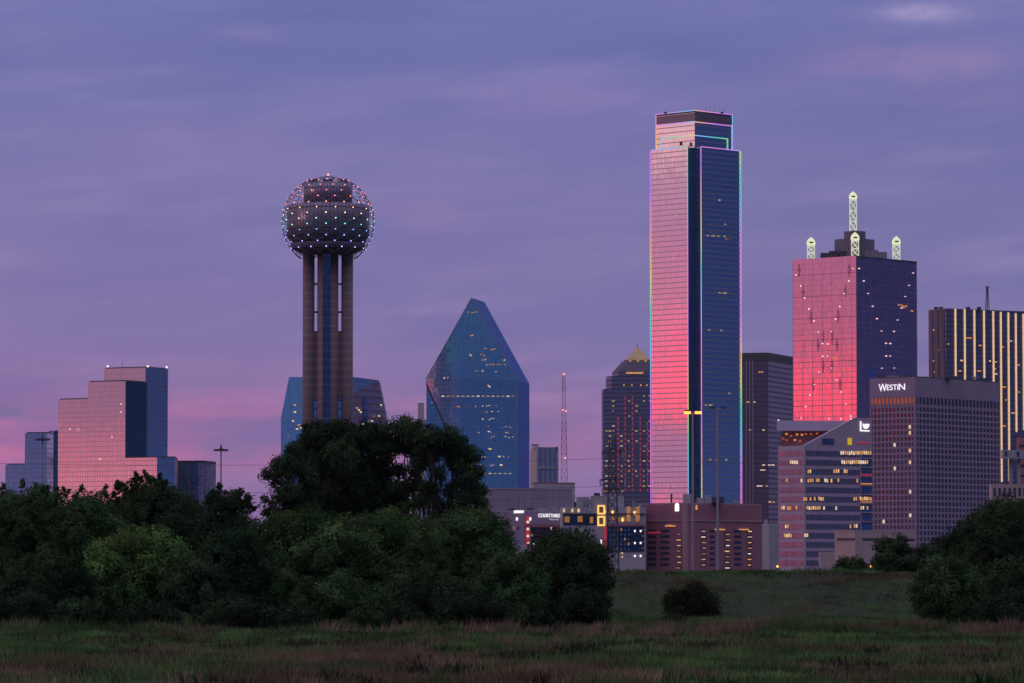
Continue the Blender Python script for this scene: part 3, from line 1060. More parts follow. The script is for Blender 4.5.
# ---- pyramid-topped tower
def pyramid_tower():
    Y = 3780.0
    th = 12
    fp, z = corner_box(603, 605.5, 662, 389.5, Y, 78)
    fp2, z = corner_box(603, 603.6, 664, 389.5, Y, 80)
    # front face nearly square-on
    x0, x1 = at(603, 389, Y).x, at(666, 389, Y).x
    r = thing('pyramid_tower', 'dark office tower with a stepped crown and gold lit pyramid roof', 'skyscraper', ((x0 + x1) / 2, Y, 0))
    xc = at(638.5, 389, Y).x
    hw = xc - x0
    G = glass('granite_grid', (0.22, 0.25, 0.38), (1.9, 3.9), 0.7, 1.5, frame=(0.075, 0.065, 0.10), tilt=.01, rough=.2, metal=.55)
    sq = lambda w, d0=0: [Vector((xc - w, Y + d0)), Vector((xc + w, Y + d0)), Vector((xc + w, Y + 2 * hw - d0)), Vector((xc - w, Y + 2 * hw - d0))]
    zz = lambda py: at(620, py, Y).z
    oct_ = lambda w, ch, d0: [Vector((xc - w, Y + d0 + ch)), Vector((xc - w + ch, Y + d0)), Vector((xc + w - ch, Y + d0)), Vector((xc + w, Y + d0 + ch)), Vector((xc + w, Y + 2 * hw - d0 - ch)), Vector((xc + w - ch, Y + 2 * hw - d0)), Vector((xc - w + ch, Y + 2 * hw - d0)), Vector((xc - w, Y + 2 * hw - d0 - ch))]
    s = Y / F
    mb = MB(); mb.prism(sq(hw), 0, zz(389)); mb.build('shaft', G, r)
    mb = MB(); mb.prism(oct_(31.5 * s, 4, 3), zz(389), zz(376)); mb.build('crown_tier', G, r)
    mb = MB(); mb.prism(oct_(25.5 * s, 5, 8), zz(376), zz(371.5)); mb.build('crown_tier', G, r)
    mb = MB(); mb.prism(oct_(25.5 * s, 5, 8), zz(371.5), zz(360.2), 0, oct_(15.5 * s, 4, 17)); mb.build('crown_slope', matte('slate_roof', (.075, .06, .09), .75), r)
    gold = emit('gold_floodlit', lin((150, 118, 78)), 0.55)
    base = oct_(13.5 * s, 0.01, 19)
    base = [Vector((xc - 13.5 * s, Y + 19)), Vector((xc + 13.5 * s, Y + 19)), Vector((xc + 13.5 * s, Y + 2 * hw - 19)), Vector((xc - 13.5 * s, Y + 2 * hw - 19))]
    cc = Vector((xc, Y + hw))
    mb = MB(); mb.prism(base, zz(360.2), zz(358.8), 0); mb.build('pyramid_base', M['gold'], r)
    mb = MB(); mb.prism([cc + (p - cc) * .94 for p in base], zz(358.8), zz(345.3), 0, [cc + (p - cc) * .05 for p in base]); py_ = mb.build('pyramid_roof', matte('gold_roof', (0.46, 0.33, 0.15), .5, .15, .2, .3), r)
    for dx_ in (-.3, 0, .3):
        m2 = MB(); m2.box((xc + 13 * s * dx_ * 2, Y + 16.5, zz(360)), (2.2, .8, .8)); m2.build('flood_lamp', emit('gold_lamp', lin((255, 200, 110)), .6), r)
    mb = MB(); mb.tube([(xc, Y + hw, zz(346)), (xc, Y + hw, zz(342))], [.5, .15], 5); mb.build('finial', M['dark'], r)
    f = Facade(r, (xc - hw, Y), (xc + hw, Y))
    rd = emit('pink_strip_light', lin((200, 80, 110)), .42, .45)
    for px, p0, p1 in ((618, 415, 492), (625.2, 396, 492), (632.5, 396, 492), (640.2, 413, 492), (647.5, 420, 492)):
        u, z1 = f.uz(px, p0); _, z0 = f.uz(px, p1)
        zq = z0
        while zq < z1 - 2.5:
            f.win(u, zq + 1.7, 1.15, 3.0, rd, 'strip_light', out=.5)
            zq += 4.6
    rr = random.Random(5)
    n = 0
    for py in range(396, 492, 5):
        pr = .28 if py < 430 else .5
        for px in (606.5, 609.5, 613.5, 621.5, 628.8, 636.3, 644, 649.5):
            if rr.random() < pr and n < 92:
                f.winpx(px + rr.uniform(-.5, .5), py, rr.choice((1.2, 2.0, 2.8)), 1.3, rr.choice(DIMW), out=.1)
                n += 1
    f3 = Facade(r, (xc - 15 * s, Y + 12), (xc + 15 * s, Y + 12))
    mb = MB(); mb.box((xc - 3.5 * s, Y + 7.0, zz(372.6)), (17 * s, 1.6, 1.4)); mb.build('crown_glow', WARM[1], r)
    for px in (624, 632, 641, 647):
        mb = MB(); p = at(px, 385, Y); mb.box((p.x, Y + 2.6, p.z), (1.2, .6, 1.4)); mb.build('crown_lamp', WARM[1], r)


pyramid_tower()


# ---- the tall rainbow-edged skyscraper
def neon_tower():
    Y = 2540.0
    fp, z = corner_box(651, 694.5, 740, 146.5, Y, 45)
    l, n_, rt, bk = fp
    r = thing('outlined_skyscraper', 'tallest skyscraper, its edges outlined in rainbow coloured light tubes', 'skyscraper', (n_.x, n_.y, 0))
    G = glass('tower_glass', (0.96, 0.93, 0.93), (1.55, 3.2), 0.22, 0.62, frame=(0.045, 0.025, 0.045), vframe=(0.08, 0.05, 0.08), tilt=0.003, var=0.03, metal=0.97, hmul=.5, rough=.04, vmul=.3)
    dL, dR = (l - n_).normalized(), (rt - n_).normalized()
    s = Y / F
    ntc = 6.6 * s / math.cos(R_(45))
    # notched corner: the footprint steps in at the near corner
    a = n_ + dL * ntc
    b = n_ + dR * (ntc * 1.0)
    inn = n_ + dL * ntc + dR * ntc
    base_fp = [l, a, inn, b, rt, bk]
    zt = z
    mb = MB(); mb.prism([l, a, inn, b, rt, bk], 0, zt); mb.build('main_shaft', G, r)
    for P0, P1 in ((a, inn), (inn, b)):
        mb = MB(); mb.panel(P0, P1, .05, (P1 - P0).length - .05, 0, zt - .1, .02, .1); mb.build('notch_glass', M['navy'], r)  # darker overlay panes: the dimness of the recess put into the glass colour
    # crown
    cL, cN, cR, cB = corner_box(655.9, 694.6, 732.4, 110.8, Y + 8, 45)[0]
    zc = at(694.6, 110.8, Y + 8).z
    mb = MB(); mb.prism([cL, cN, cR, cB], zt, zc - 1); mb.build('crown', G, r)
    mb = MB(); mb.prism([cL, cN, cR, cB], zc - 1, zc); mb.build('crown_roof', M['dark'], r)
    # dark louvre belt high on the crown
    zl = at(694.6, 121.8, Y + 8).z
    for P0, P1 in ((cL, cN), (cN, cR)):
        mb = MB(); mb.panel(P0, P1, .3, (P1 - P0).length - .3, zl + .6, zc - 1.2, .02, .25); mb.build('louvre_belt', matte('crown_cladding', (.2, .16, .2), .5, .1, .1, .5), r)
    # low block in front of the crown
    e = 3.2
    bL, bN, bR = cL + (cN - cL) * .17, cN, cR + (cN - cR) * .17
    nb = Vector((0, -1))
    zb = at(694, 134.3, Y).z
    inL = [bL + Vector((-1, -1)).normalized() * 1.4, bN + Vector((0, -1)) * 2.0, bR + Vector((1, -1)).normalized() * 1.4]
    mb = MB(); mb.prism([inL[0], inL[1], inL[2], cR + (cN - cR) * .17, cN, bL], zt, zb); mb.build('crown_step', G, r)
    # LED tubes
    leds = [rainbow('rainbow_tube', 0.0052 + .0006 * i, .17 * i) for i in range(6)]
    o_ = lambda p, q: Vector((p.x, p.y, q))
    cam2 = Vector((0, -1)) * .5
    ex = .45

    def led(pts, i):
        mb = MB(); mb.tube(pts, .27, 5); mb.build('light_tube', leds[i % 6], r)
    low = at(694, 507, Y).z
    for p, i in ((bk + Vector((0, .5)), 2), (l + Vector((-.5, -.2)), 0), (a + Vector((-.1, -.5)), 1), (b + Vector((.1, -.5)), 2), (rt + Vector((.5, -.2)), 3)):
        led([o_(p, 6.0), o_(p, zt)], i)
    led([o_(l + cam2, zt + .3), o_(a + cam2, zt + .3)], 4)
    led([o_(b + cam2, zt + .3), o_(rt + cam2, zt + .3)], 5)
    led([o_(cL + cam2, zc + .2), o_(cN + cam2, zc + .2)], 0)
    led([o_(cN + cam2, zc + .2), o_(cR + cam2, zc + .2)], 1)
    led([o_(cL + cam2, zt), o_(cL + cam2, zc)], 2)
    led([o_(cR + cam2, zt), o_(cR + cam2, zc)], 5)
    led([o_(cL + cam2, zl), o_(cN + cam2, zl)], 3)
    led([o_(cN + cam2, zl), o_(cR + cam2, zl)], 4)
    led([o_(inL[0] + cam2, zt), o_(inL[0] + cam2, zb), o_(inL[1] + cam2, zb)], 1)
    led([o_(inL[1] + cam2, zb), o_(inL[2] + cam2, zb), o_(inL[2] + cam2, zt)], 3)
    for px in (702, 706, 709.5, 714, 719, 724):
        antenna(r, px, 113, 105.5 + (px % 3), Y + 22, .1)
    for px in (665.5, 722):
        roof_box(r, px, 113.5, 2.5, 1.6, Y + 20, M['dark'], 'roof_unit', 2)
    mb = MB(); p = at(681.5, 142.5, Y + 2); mb.box((p.x, p.y + 6, p.z), (1.6, 1.6, 2.4)); mb.build('roof_unit', M['dark'], r)
    dim = emit('dim_office_light', lin((185, 150, 150)), .16, .5)
    dim2 = emit('office_light', lin((255, 220, 170)), .38, .5)
    fR = Facade(r, b, rt)
    rr = random.Random(3)
    for py, x0, x1, nn in ((236, 706, 732, 12), (239, 722, 732, 5), (232, 708, 716, 3), (293, 714, 728, 7), (298, 722, 728, 3), (224, 710, 726, 4), (200, 705, 720, 3), (393, 727, 733, 2), (330, 704, 726, 5), (405, 704, 716, 4), (460, 706, 730, 6)):
        for i in range(nn):
            fR.winpx(rr.uniform(x0, x1), py + rr.uniform(-.4, .4), 1.9, 1.2, rr.choice((dim, dim2, dim)))
    fL = Facade(r, l, a)
    for px, py in ((662, 276), (673, 257.5), (676, 215), (668, 262), (680, 301)):
        fL.winpx(px, py, 1.2, 2.2, dim2)


neon_tower()

# ---- dark tower right behind it
dk = glass('brown_dark_glass', (0.15, 0.14, 0.22), (2.3, 3.9), 0.9, 1.1, frame=(0.06, 0.05, 0.07), tilt=.008, rough=.15, metal=.55)
fp, z = corner_box(738, 768, 812, 352.5, 3200, 20)
r = thing('dark_office_tower', 'plain dark office tower between the rainbow-edged skyscraper and the red mirrored one', 'office tower', (fp[1].x, fp[1].y, 0))
mb = MB(); mb.prism(fp, 0, z - 6); mb.build('shaft', dk, r)
c_ = sum(fp, Vector((0, 0))) / 4
mb = MB(); mb.prism([c_ + (p - c_) * 1.004 for p in fp], z - 6, z); mb.build('crown_band', M['dark'], r)
f = Facade(r, fp[0], fp[1]); f2 = Facade(r, fp[1], fp[2])
rr = random.Random(9)
for py, x0, x1, nn in ((402, 744, 756, 4), (465, 758, 774, 5), (470, 760, 770, 3), (486, 757, 768, 4), (372, 748, 764, 2), (502, 768, 774, 2), (430, 746, 766, 2)):
    for i in range(nn):
        px = rr.uniform(x0, x1)
        (f if px < 768 else f2).winpx(px, py, 2.2, 1.0, rr.choice(WARM))
for px in (746.5, 750, 753):
    u, _ = f.uz(px, 400); mb = MB(); mb.panel(fp[0], fp[1], u - .4, u + .4, 0, z - 6, .02, .5); mb.build('mullion', M['mauve'], r)


# ---- red-reflecting mirrored tower with lit spires
def spire_tower():
    Y = 2960.0
    fp, z = corner_box(792.5, 856.0, 916.7, 255.7, Y, 41.5)
    l, n_, rt, bk = fp
    r = thing('spired_skyscraper', 'boxy mirrored skyscraper with red reflections and glowing white rooftop spires', 'skyscraper', (n_.x, n_.y, 0))
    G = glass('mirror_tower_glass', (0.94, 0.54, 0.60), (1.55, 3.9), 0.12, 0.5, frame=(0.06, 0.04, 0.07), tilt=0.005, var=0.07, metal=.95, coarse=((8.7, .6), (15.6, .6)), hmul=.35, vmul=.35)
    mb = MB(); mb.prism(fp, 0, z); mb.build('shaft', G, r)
    # crown: stepped plinth and plant
    ctr = (l + rt) / 2
    s = Y / F
    Yc = ctr.y
    cp_ = lambda px, py: at(px, py, Yc)
    ax = (n_ - l).normalized()
    for px, w, p0, p1 in ((854.5, 41, 262, 239.5), (854.8, 22, 241, 231.5)):
        z0, z1 = at(px, p0, Yc).z, at(px, p1, Yc).z
        x = at(px, p1, Yc).x
        mb = MB(); ww = w * s / 1.414; mb.box((x, Yc, (max(z, z0 - 20) + z1) / 2), (ww, ww, z1 - max(z, z0 - 20)), 0, ax); mb.build('crown_tier', matte('crown_metal', (.13, .11, .16), .6), r)
    for px, w, h, in ((825, 9, 7), (833, 8, 9), (882, 9, 8), (874, 8, 10), (843, 7, 9), (866, 8, 9)):
        p = at(px, 256, Yc - 4)
        mb = MB(); mb.box((p.x, Yc - 4, z + h * s / 2), (w * s, 8, h * s)); mb.build('roof_unit', M['dark'] if px % 2 else M['mauve'], r)
    # spires
    def spire(x, y, z0, z1, w):
        sp_ = MB(); n = 4
        hot = MB()
        seg = max(2, int(round((z1 - z0 - w * 1.2) / (w * .95))))
        zb = z1 - w * .95
        rw = w / 2
        for i in range(seg):
            za, zb2 = z0 + (zb - z0) * i / seg, z0 + (zb - z0) * (i + 1) / seg
            cs = [Vector((x + rw * math.cos(math.pi / 4 + k_ * math.pi / 2), y + rw * math.sin(math.pi / 4 + k_ * math.pi / 2), 0)) for k_ in range(4)]
            for k_ in range(4):
                c0, c1 = cs[k_], cs[(k_ + 1) % 4]
                sp_.tube([c0 + Vector((0, 0, za)), c0 + Vector((0, 0, zb2))], .20, 4)
                sp_.tube([c0 + Vector((0, 0, za)), c1 + Vector((0, 0, zb2))], .24, 4)
                sp_.tube([c1 + Vector((0, 0, za)), c0 + Vector((0, 0, zb2))], .24, 4)
                sp_.tube([c0 + Vector((0, 0, zb2)), c1 + Vector((0, 0, zb2))], .36, 4)
        o = sp_.build('spire', M['spire'], r)
        h_ = z1 - zb
        hd = MB(); hd.lathe((x, y), [(rw * .7, zb), (rw * .92, zb + h_ * .2), (rw * .88, zb + h_ * .5), (rw * .62, zb + h_ * .74), (rw * .25, zb + h_ * .9), (.12, z1)], 10)
        ho = hd.build('spire_head', M['spire_hot'], o)
        bd = MB(); bd.lathe((x, y), [(rw * .9, z0), (rw * .9, z0 + .6)], 10); bd.build('spire_base', M['dark'], o)
        eye = MB(); eye.box((x, y - rw * 1.06, zb + h_ * .36), (rw * .8, .5, h_ * .16)); eye.build('spire_vent', M['dark'], o)
    tz = lambda px, py, yy: at(px, py, yy).z
    ins = 5.0
    for base, px, py in ((l, 811, 237), (rt, 896.3, 236), (n_, 855, 232)):
        p = ctr + (base - ctr) * (.7 if base is not n_ else .85)
        q = at(px, py, p.y)
        spire(q.x, p.y, z, q.z, 6.9)
    q = at(853, 191.3, Yc)
    spire(q.x, Yc, at(853, 232, Yc).z, q.z, 6.6)
    # lamps on the X bracing of both faces
    fL, fR = Facade(r, l, n_), Facade(r, n_, rt)
    dots_L = [(796, 275), (801, 286), (804.6, 298), (809, 309), (814, 321), (818.5, 332), (822.8, 343.5), (823, 356.3), (827.8, 356.3), (832, 368), (836.7, 380), (841.5, 392), (846.3, 404), (851, 416),
              (853, 268.5), (849, 281), (844.5, 293.7), (840, 306.5), (835.8, 319), (831.6, 331.5), (827.8, 344), (814.5, 384.5), (819, 372), (806, 406.5), (801.5, 418), (810, 395)]
    dots_R = [(859, 268.5), (863.6, 281), (868, 293.5), (872.5, 306.3), (876.8, 318.7), (881.4, 331), (885.8, 343.3), (886, 356), (890, 356), (881.8, 368.2), (877.7, 380), (894, 368),
              (913, 273), (909, 285.3), (905, 296.5), (901.5, 308), (897.5, 320), (893.8, 331.5), (890.2, 343.5)]
    for fc, ds in ((fL, dots_L), (fR, dots_R)):
        for px, py in ds:
            if fc is fR and py > 385:
                continue
            u, zz_ = fc.uz(px, py)
            mb = MB(); mb.ball(fc.pos(u, zz_, .5), .42 if rng.random() < .5 else .33); mb.build('facade_lamp', M['spark'], r)
    # dark bracing diamonds
    brc = glass('bracing', (.50, .30, .38), (1.55, 3.9), 0.12, 0.5, tilt=.02, rough=.12)
    for px, py in ((803, 292), (811, 317), (823, 337), (832, 337), (845, 291), (838, 316), (823, 366), (832, 366), (818, 345), (837, 345), (849, 270), (799, 270), (813, 385), (840, 384)):
        u, zz_ = fL.uz(px, py)
        hw_, hh = 1.25, 5.2
        mb = MB()
        p = fL.pos(u, zz_, .12)
        tt = Vector((fL.t.x, fL.t.y, 0)); nn = Vector((fL.n.x, fL.n.y, 0)) * .1
        d4 = [p - tt * hw_, p - Vector((0, 0, hh)), p + tt * hw_, p + Vector((0, 0, hh))]
        mb.poly([q + nn for q in d4])
        for i in range(4):
            mb.poly([d4[i] + nn, d4[i] - nn, d4[(i + 1) % 4] - nn, d4[(i + 1) % 4] + nn])
        mb.build('bracing_diamond', brc, r)
    for px, py in ((899, 305), (902, 305.5), (904, 307), (912, 311), (906, 306), (833, 358), (836, 358), (844, 371)):
        (fR if px > 856 else fL).winpx(px, py, 2.0, 1.5, M['amber'])
    mb = MB(); mb.panel(n_, rt, 0, fR.w, z - 1.2, z, .02, .2); mb.build('parapet', M['dark'], r)
    bl = emit('blue_light', lin((40, 80, 190)), .3)
    u, zz_ = fR.uz(870.5, 376); fR.win(u, zz_, 4, 8, bl, 'blue_lit_window')


spire_tower()


# ---- tower with lit vertical ribs, right edge
def ribbed_tower():
    Y = 3150.0
    fp, z = corner_box(929, 946, 1052, 308.3, Y, 60)
    l, n_, rt, bk = fp
    r = thing('ribbed_tower', 'dark tower with bright cream vertical light ribs at the right edge', 'skyscraper', (n_.x, n_.y, 0))
    G = glass('ribbed_dark_glass', (0.22, 0.24, 0.36), (2.0, 3.9), .4, .9, frame=(.05, .045, .07), tilt=.008, rough=.12, metal=.6)
    mb = MB(); mb.prism(fp, 0, z); mb.build('shaft', G, r)
    side = matte('side_stone', (.14, .095, .115), .8, .2, .1)
    for i in range(3):
        w = (n_ - l).length
        mb = MB(); mb.panel(l, n_, w * (i * .34), w * (i * .34 + .22), 0, z - .3, .02, .5); mb.build('side_pier', side, r)
    f = Facade(r, n_, rt)
    fl_ = Facade(r, l, n_)
    for px, pt, pb in ((955, 308.8, 376), (964.3, 309.2, 380), (974, 310, 379), (983.6, 310.6, 378), (992.9, 311.2, 382), (1000.4, 312, 482), (1008, 312.5, 481), (1015.4, 313.3, 432), (1023, 314, 430)):
        u, zt = f.uz(px, pt)
        _, zb = f.uz(px, pb)
        f.win(u, (zt + zb) / 2, 1.0, zt - zb, M['strip'], 'light_rib', out=.5, depth=.5)
    rr = random.Random(21)
    for px, py in ((948.5, 344), (967, 338), (970, 338), (980, 345.5), (961.5, 360.5), (990, 361), (995, 362), (995, 369), (996, 374), (960, 371), (1003, 347), (1011, 341), (1006, 400), (1004, 387), (1018, 365), (1019, 392), (979, 371), (1013, 413), (1004, 426)):
        f.winpx(px, py, rr.choice((1.6, 2.6, 3.6)), 1.3, rr.choice((WARM[1], M['amber'], WARM[0])))
    for px, py in ((933, 361), (935, 372), (934, 330), (938, 350)):
        fl_.winpx(px, py, 1.6, 1.6, WARM[1])
    s = Y / F
    mb = MB()
    p0, p1 = at(987.3, 310, Y + 20), at(987.3, 287, Y + 20)
    for a in (-1.6, 1.6):
        mb.tube([p0 + Vector((a, 0, -4)), p1 + Vector((a * .3, 0, 0))], .3, 4)
    mb.tube([p0, p1 + Vector((0, 0, 1))], .35, 5)
    for q in range(6):
        zq = p0.z + (p1.z - p0.z) * q / 6
        ww = 1.6 * (1 - .7 * q / 6)
        mb.tube([(p0.x - ww, p0.y, zq), (p0.x + ww, p0.y, zq + 2.2)], .15, 4)
    mb.box((p1.x, p1.y, p1.z), (3.4, .6, .5))
    mb.build('antenna', M['dark'], r)
    for px in (936, 941, 968, 979):
        p = at(px, 309, Y + 14)
        mb = MB(); mb.box((p.x, p.y, p.z + .2), (3.0, 3, 2.6)); mb.build('roof_unit', M['dark'], r)


ribbed_tower()


# ---- concrete-grid hotel with the lit roof sign
def grid_hotel():
    Y = 2760.0
    fp, z = corner_box(869.5, 915, 1000, 376.2, Y, 38)
    l, n_, rt, bk = fp
    r = thing('concrete_grid_hotel', 'mauve concrete hotel with a square window grid and a glowing WESTIN sign', 'hotel', (n_.x, n_.y, 0))
    c_ = (l + rt) / 2
    ins = lambda p, q: p + (c_ - p).normalized() * q
    core = [ins(p, .9) for p in fp]
    s = Y / F
    ztop = at(915, 397, Y).z
    mb = MB(); mb.prism(core, 0, ztop + 1); mb.build('glazed_core', M['winglass'], r)
    mb = MB(); mb.prism(fp, ztop + .2, z - .8); mb.build('roof_band', M['hotel_conc'], r)
    mb = MB(); mb.prism([ins(p, .7) for p in fp], z - .8, z); mb.build('roof', M['roof'], r)
    rowh = 5.9 * s
    nrow = int(ztop / rowh)
    faces = [(l, n_, 12), (n_, rt, 24)]
    panes, litpanes = [], []
    rr = random.Random(31)
    first = emit('orange_room', lin((225, 110, 70)), .42, .4)
    red = emit('dim_red_room', lin((170, 55, 85)), .18, .5)
    rest = MB()
    nparts = 0
    spots = {0: [(907, 405), (911, 424), (910, 430), (911, 449), (911, 462), (909, 491), (911, 492), (911, 517), (882, 520), (896, 443), (895, 468)],
             1: [(954, 461), (957, 461), (980, 462), (933, 456), (924, 492), (927, 492), (930, 492), (937, 493), (951, 493), (961, 492), (944, 499), (938, 511), (940, 530), (945, 536), (942, 536), (961, 534), (956, 425)]}
    for k_, (A, B, nc) in enumerate(faces):
        f = Facade(r, A, B)
        mb = MB()
        cw = f.w / nc
        for i in range(nc + 1):
            u = i * cw
            half = cw * (.17 if 0 < i < nc else .40)
            mb.panel(A, B, max(0.02, u - half), min(f.w - .02, u + half), 0, ztop + .2, -.6, 0.0)
        for j in range(nrow + 1):
            zz = ztop - rowh * (j + .55 if j else 1.35)
            if zz < 0:
                break
            mb.panel(A, B, .03, f.w - .03, max(0, zz - rowh * .17), zz + rowh * .17, -.6, -.06)
        mb.build('concrete_grid', M['hotel_conc'], r)
        lit_cells = {}
        for px, py in spots[k_]:
            u, zz = f.uz(px, py)
            lit_cells[(int(u / cw), int(round((ztop - zz) / rowh - 1.05)))] = 1
        for j in range(nrow):
            for i in range(nc):
                u = (i + .5) * cw
                if j == 0:
                    z1, z0 = ztop, ztop - rowh * 1.1
                else:
                    z1, z0 = ztop - rowh * (j + .3), ztop - rowh * (j + .75 + .6) + rowh * .25
                    zc = ztop - rowh * (j + 1.05)
                    z1, z0 = zc + rowh * .3, zc - rowh * .3
                if z0 < 2:
                    continue
                mat = None
                if j == 0 and (k_ == 0 or i < 9):
                    mat = first if k_ == 0 or i < 6 else red
                elif (i, j) in lit_cells:
                    mat = WARM[2] if rr.random() < .5 else WARM[0]
                elif k_ == 0 and ((j < 7 and rr.random() < .5) or (j in (15, 16) and rr.random() < .7)):
                    mat = red
                wz, hz = cw * .56, (z1 - z0)
                if mat is not None and nparts < 100 and (mat is not red or nparts < 82):
                    f.win(u, (z0 + z1) / 2, wz, hz, mat, 'window', out=-.52, depth=.06)
                    nparts += 1
                else:
                    b0 = len(rest.f)
                    rest.panel(A, B, u - wz / 2, u + wz / 2, z0, z1, -.58, -.46, 0 if mat is None else 1)
    rest.build('window', [M['winglass'], red], r)['kind'] = 'stuff'
    fL = Facade(r, l, n_)
    u0, zb = fL.uz(879, 390.6)
    u1, _ = fL.uz(905.3, 390.6)
    hcap = 4.6 * s / 1.0
    wid = u1 - u0
    text_mesh('W', M['white'], r, fL, u0, u0 + wid * .30, zb - 1.0 * s, 'sign', 7.6 * s)
    text_mesh('ESTI', M['white'], r, fL, u0 + wid * .31, u0 + wid * .74, zb, 'sign', 5.6 * s)
    text_mesh('N', M['white'], r, fL, u0 + wid * .77, u1, zb, 'sign', 6.2 * s)
    for px, w, h in ((880, 8, 2), (893, 12, 2.6), (906, 6, 3.6), (922, 10, 1.6), (950, 8, 1.2), (975, 6, 1.4)):
        p = at(px, 377, Y + 30)
        mb = MB(); mb.box((p.x, p.y, z + h * s / 2), (w * s, 6, h * s)); mb.build('roof_unit', M['mauve'] if px % 2 else M['dark'], r)


grid_hotel()


# ---- office with sloped roof terrace
def sloped_office():
    Y = 2400.0
    fp, zt = corner_box(778, 804, 872, 445.5, Y, 52)
    l, n_, rt, bk = fp
    r = thing('sloped_roof_office', 'pale office with ribbon windows under a sloped roof corner and a lit terrace', 'office building', (n_.x, n_.y, 0))
    wall = matte('office_precast', (0.40, 0.31, 0.38), .8, .07)
    mb = MB(); mb.prism(fp, 0, zt); mb.build('wall', wall, r)
    fL, fR = Facade(r, l, n_), Facade(r, n_, rt)
    u_p, z_p = fR.uz(855, 417.6)
    tR, tL = fR.t, fL.t
    inn = -fR.n
    # sloping parapet wall along the right face
    mb = MB()
    A = fR.pos(0.02, zt, .02); B = fR.pos(u_p, zt, .02); C = fR.pos(u_p, z_p, .02); D = fR.pos(fR.w - .02, zt, .02); E = fR.pos(fR.w - .02, z_p, .02)
    th = Vector((inn.x, inn.y, 0)) * 1.5
    ring = [A, D, E, C]
    mb.poly(ring)
    mb.poly([p + th for p in reversed(ring)])
    for i in range(4):
        p, q = ring[i], ring[(i + 1) % 4]
        mb.poly([q, p, p + th, q + th])
    mb.build('sloped_parapet', wall, r)
    # upper block with fascia from the left corner to the slope's head
    Pp = Vector((C.x, C.y)) + inn * 1.6
    Lp = l + inn * 1.0
    ztf = at(778.5, 420.5, l.y).z
    zbf = at(778.5, 430.5, l.y).z
    E2 = Vector((E.x, E.y)) + inn * 1.6
    mb = MB(); mb.prism([Lp, Pp, E2, bk], zbf, ztf); mb.build('roof_slab', matte('slab_panel', (.52, .43, .54), .7, .06), r)
    off = Vector((0.3, 1)) * 5
    mb = MB(); mb.prism([Lp + Vector((3, 6)), Pp + Vector((0, 6)), E2 + Vector((-2, 6)), bk + Vector((0, -3))], zt, zbf); mb.build('terrace_room', matte('terrace_wall', (.3, .12, .12), .8), r)
    fT = Facade(r, Lp + Vector((3, 6)), Pp + Vector((0, 6)))
    rr = random.Random(4)
    for px, py in ((783, 438.5), (786.5, 434), (786.5, 440), (791, 436), (797, 434.5), (802, 434.8), (806, 434), (811, 434.2), (817, 433.5), (800, 441), (795, 440)):
        fT.winpx(px, py, 2.4, 2.0, rr.choice((M['orange'], M['amber'], M['orange'])), 'terrace_lamp')
    # ribbon windows floor by floor
    s = Y / F
    zz = lambda py: fR.uz(804, py)[1]
    floors = [453 + 9.15 * i for i in range(13)]
    warmset = {0: [(0, 1)], }
    for i, py in enumerate(floors):
        z1, z0 = zz(py - 2.6), zz(py + 2.9)
        if z0 < 1:
            break
        b = MB(); b.panel(n_, rt, 1.2, fR.w * .82, z0, z1, .02, .12); b.build('ribbon_window', M['ribbon'], r)
        b = MB(); b.panel(l, n_, 1.0, fL.w - 1.0, z0, z1, .02, .12); b.build('ribbon_window', M['ribbon'], r)
        b = MB(); b.panel(n_, rt, fR.w * .84, fR.w - .3, z0 - .4, z1 + .4, .02, .14); b.build('balcony_window', M['navy'], r)
        b = MB(); b.panel(n_, rt, fR.w * .83, fR.w - .2, z0 - .9, z0 - .3, .02, 1.3); b.build('balcony_ledge', wall, r)
    glow = {1: [(791, 798, .8), (842, 868, .9)], 0: [(841, 872, 1.)], 3: [(787, 802, .25), (806, 832, .5), (836, 858, .3)], 5: [(804, 826, .5), (854, 872, .8)], 6: [(782, 798, .5), (807, 824, .9), (836, 840, .8), (861, 870, .6)],
            2: [(806, 812, .6), (834, 848, .5)], 4: [(812, 816, .6)], 8: [(786, 790, .8), (846, 860, .35)], 9: [(785, 792, .6), (805, 808, .7), (848, 858, .9)], 10: [(782, 794, .4), (807, 810, .5)], 11: [(815, 830, .7)], 12: [(783, 790, .2)]}
    n = 0
    for i, spans in glow.items():
        if i >= len(floors):
            continue
        for x0, x1, pr in spans:
            px = x0
            while px < x1:
                if rr.random() < pr and n < 96:
                    fc = fL if px < 804 else fR
                    fc.winpx(px, floors[i] + rr.uniform(-.4, .3), 1.3, 3.4, rr.choice(WARM + [WARM[1]]), out=.2)
                    n += 1
                px += 2.1
    for i in range(13):
        if i in (2, 3, 5):
            u, zz_ = fR.uz(865, floors[i] + 3.4)
            fR.win(u, zz_, 8.5, .7, M['redlit'] if i == 2 else M['amber'], 'balcony_light', out=1.4)
    for px, py, w, h, m_ in ((828, 441.5, 12, 6, M['navy']), (825.8, 441, 2.5, 4, M['mauve']), (849.5, 441.5, 4, 7, emit('yellow_room', lin((235, 195, 60)), .62)), (863, 443, 12, 1.0, M['redlit'])):
        fR.winpx(px, py, w, h, m_, 'upper_window', out=.2)
    # lit emblem: an angled bracket and a wave-like flag
    e = lambda px, py: fR.uz(px, py)
    b = MB(); u0, z1 = e(859.6, 421.2); u1, z0 = e(860.8, 431.3); b.panel(n_, rt, u0, u1, z0, z1, .3, .6); u2, _ = e(869, 431); b.panel(n_, rt, u1 + .01, u2, z0, z0 + .7, .3, .6); b.build('emblem', M['white'], r)
    pts = [(862.2, 423.4), (864, 424.4), (866, 423.8), (869.2, 424.2), (868.6, 426.4), (867, 428.6), (864.6, 428.9), (863, 427.4)]
